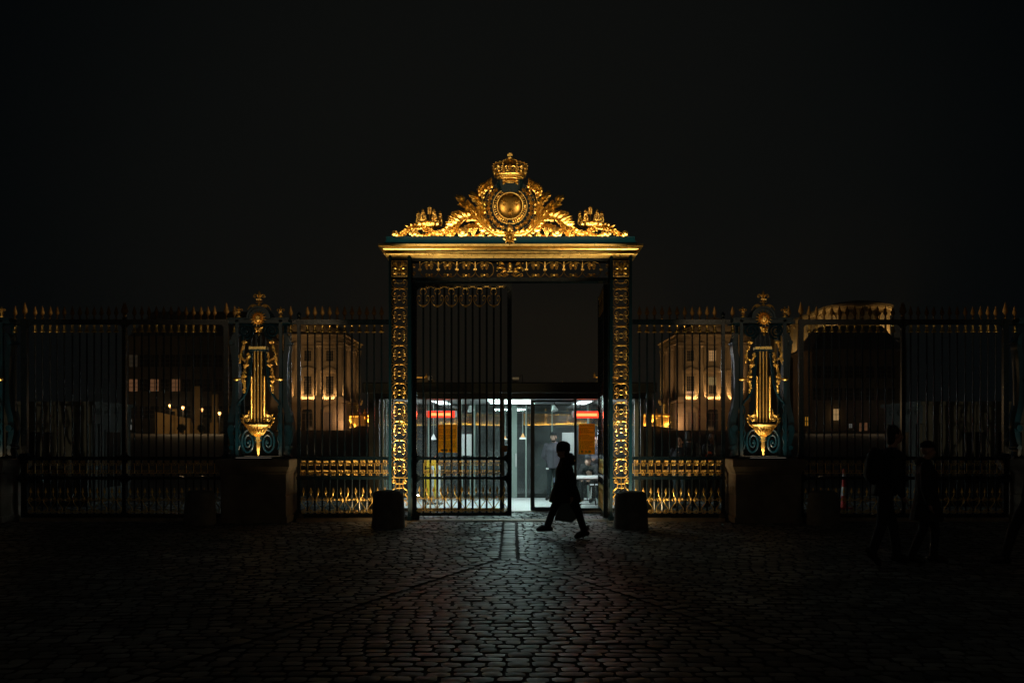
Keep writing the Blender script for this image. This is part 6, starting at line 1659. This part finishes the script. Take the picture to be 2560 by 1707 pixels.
# guard inside, facing the camera, hands behind the back
Yg = 5.9
gd, D = person('person in grey hooded jacket and knit cap standing guard inside the glass pavilion', (PX(1384,Yg),Yg,.012), math.radians(-6),
   dict(eL=(-.27,.10,1.14), wL=(-.12,.17,.96), eR=(.27,.10,1.14), wR=(.12,.19,.97), kL=(-.11,-.01,.5), kR=(.12,-.02,.5), aL=(-.13,.02,.09), tL=(-.17,-.14,.035), aR=(.13,.02,.09), tR=(.17,-.14,.035), head=(0,-.03,1.635)),
   GREYJ, TEALT, LEATHER, hat=KNIT, hood=True, beard=BEARD, hem=.83, bulk=1.07, sc=.985)
m = MB(); m.box(-.19,-.12,-.17,-.155,.80,.84); m.build('badge',WPL,gd,smooth=False)
m = MB(); m.tube([(.0,-.168,1.42),(.0,-.175,1.2),(.0,-.178,.86)],.006,5); m.tube([(-.1,-.15,1.27),(-.04,-.17,1.25)],.008,5); m.build('zip',BLK,gd)
# standing colleague with folded arms, at the right
Yd_ = 5.75
person('person with folded arms in a grey jacket standing at the right end of the pavilion', (PX(1488,Yd_),Yd_,.012), math.radians(12),
   dict(eL=(-.25,-.08,1.12), wL=(.06,-.2,1.17), eR=(.25,-.08,1.12), wR=(-.06,-.22,1.13)), GREYJ, TEALT, LEATHER, hair=HAIRD, bulk=1.05, sc=.93)
# seated person bending over the table
Ye = 5.25
person('person in dark grey sitting bent forward on a chair behind the folding table', (PX(1480,Ye),Ye+.05,.012), math.radians(-25),
   dict(pelvis=(0,.05,.53), waist=(0,-.02,.66), chest=(0,-.14,.83), neck=(0,-.22,.95), head=(0,-.30,1.05), sL=(-.18,-.18,.90), sR=(.18,-.18,.90), eL=(-.24,-.25,.68), eR=(.24,-.25,.68), wL=(-.12,-.42,.6), wR=(.12,-.42,.6),
        hL=(-.1,0,.52), hR=(.1,0,.52), kL=(-.14,-.38,.5), kR=(.14,-.38,.5), aL=(-.14,-.36,.09), aR=(.14,-.36,.09), tL=(-.15,-.53,.035), tR=(.15,-.53,.035)),
   cloth('charcoal_coat',(.018,.02,.021)), DARK2, LEATHER, hat=KNIT, sc=.97, hem=.93)
# people beyond the right fence
person('person seen from behind in long dark jacket and hood beyond the right fence', (PX(1722,3.5),3.5,0), math.radians(165),
   dict(kL=(-.1,.0,.5), wL=(-.22,-.1,.95), wR=(.22,-.1,.95)), NAVY, NAVY, LEATHER, hair=HAIRD, bulk=1.1, hem=.78, sc=1.02)
person('person in pale blue jeans with lit face beyond the right fence', (PX(1700,3.3),3.3,0), math.radians(-30),
   dict(eL=(-.25,-.02,1.13), wL=(-.2,-.2,1.0)), NAVY, JEAN, LEATHER, hair=HAIRD, sc=.94)
pr_, D = person('person in black top with orange letter beyond the right fence, by the post', (PX(1781,3.4),3.4,0), math.radians(-35),
   dict(wL=(-.2,-.12,.9)), DARK2, DARK2, LEATHER, skin=SKIN2, hair=HAIRD, sc=.99)
m = MB(); pts = [(.075*math.cos(a)+.0, -.158, 1.2+.1*math.sin(a)) for a in [math.radians(d) for d in range(40,325,15)]]
m.tube(pts,.022,6); m.build('shirt_letter',mat('orange_print',(.8,.13,.03),.6),pr_)
# two walking pedestrians in the dark at the right, and one more entering the frame
Ym = -6.85; q_ = (DCAM+Ym)/F
M_ = lambda px, py, side=0.0: (side, -(px-2212)*q_, (1414-py)*q_)
mn, D = person('person in dark jacket with backpack walking right in front of the right side gate', (PX(2212,Ym),Ym,0), pi/2,
   dict(pelvis=M_(2210,1232), waist=M_(2214,1205), chest=M_(2222,1163), neck=M_(2231,1124), head=M_(2238,1090),
        sL=M_(2226,1140,-.2), sR=M_(2224,1140,.2), eL=M_(2218,1196,-.25), wL=M_(2240,1238,-.22), eR=M_(2205,1192,.26), wR=M_(2222,1240,.26),
        hL=M_(2208,1238,-.09), hR=M_(2212,1238,.09), kL=M_(2196,1318,-.1), aL=M_(2172,1386,-.1), tL=M_(2190,1408,-.1), kR=M_(2240,1318,.1), aR=M_(2250,1395,.1), tR=M_(2276,1407,.11)),
   NAVY, NAVY, LEATHER, hair=HAIRD, bulk=1.1)
m = MB(); c_ = Vector(M_(2188,1168)); m.ell(c_,.16,.13,.25,14,10); m.ell(c_+Vector((0,.06,-.09)),.12,.09,.13,12,8); bp_ = remesh(m,'backpack',DARK2,None,.018,3)
bp_.location = mn.location; bp_.rotation_euler = mn.rotation_euler; tag(bp_,'bulky dark backpack on the back of the walking man at right','backpack')
Yn = -6.7
person('shorter person in long dark coat walking beside the one with the backpack', (PX(2316,Yn),Yn,0), math.radians(70),
   dict(kL=(-.08,.05,.5), aL=(-.08,.2,.1), tL=(-.08,.05,.035), kR=(.09,-.12,.5), aR=(.1,-.1,.09), tR=(.1,-.27,.035)),
   BROWNJ, DARK2, LEATHER, hat=KNIT, hood=True, coat=[(.62,.24,.24,0),(.7,.235,.23,0),(.9,.2,.18,0)], sc=.91, bulk=1.15)
Yq = -7.2
person('person stepping into view from the right edge, mostly outside the photo', (PX(2592,Yq),Yq,0), -pi/2,
   dict(kL=(-.1,-.24,.52), aL=(-.1,-.36,.12), tL=(-.1,-.52,.08), kR=(.1,.12,.48), aR=(.1,.36,.14), tR=(.1,.24,.04)), DARK, DARK2, LEATHER, hair=HAIRD)
# ================================================================== thin night mist
hz_ = MB(); hz_.box(-260,260,-45,330,-1.5,42)
hm = bpy.data.materials.new('night_mist'); hm.use_nodes = True; hn = hm.node_tree; hn.nodes.remove(hn.nodes['Principled BSDF'])
pv = hn.nodes.new('ShaderNodeVolumePrincipled'); pv.inputs['Density'].default_value = .0008; pv.inputs['Color'].default_value = (.9,.9,.9,1); pv.inputs['Anisotropy'].default_value = .35
hn.links.new(pv.outputs[0], hn.nodes['Material Output'].inputs['Volume'])
tag(hz_.build('haze', hm, None, smooth=False), kind='stuff')
SC.cycles.volume_bounces = 0
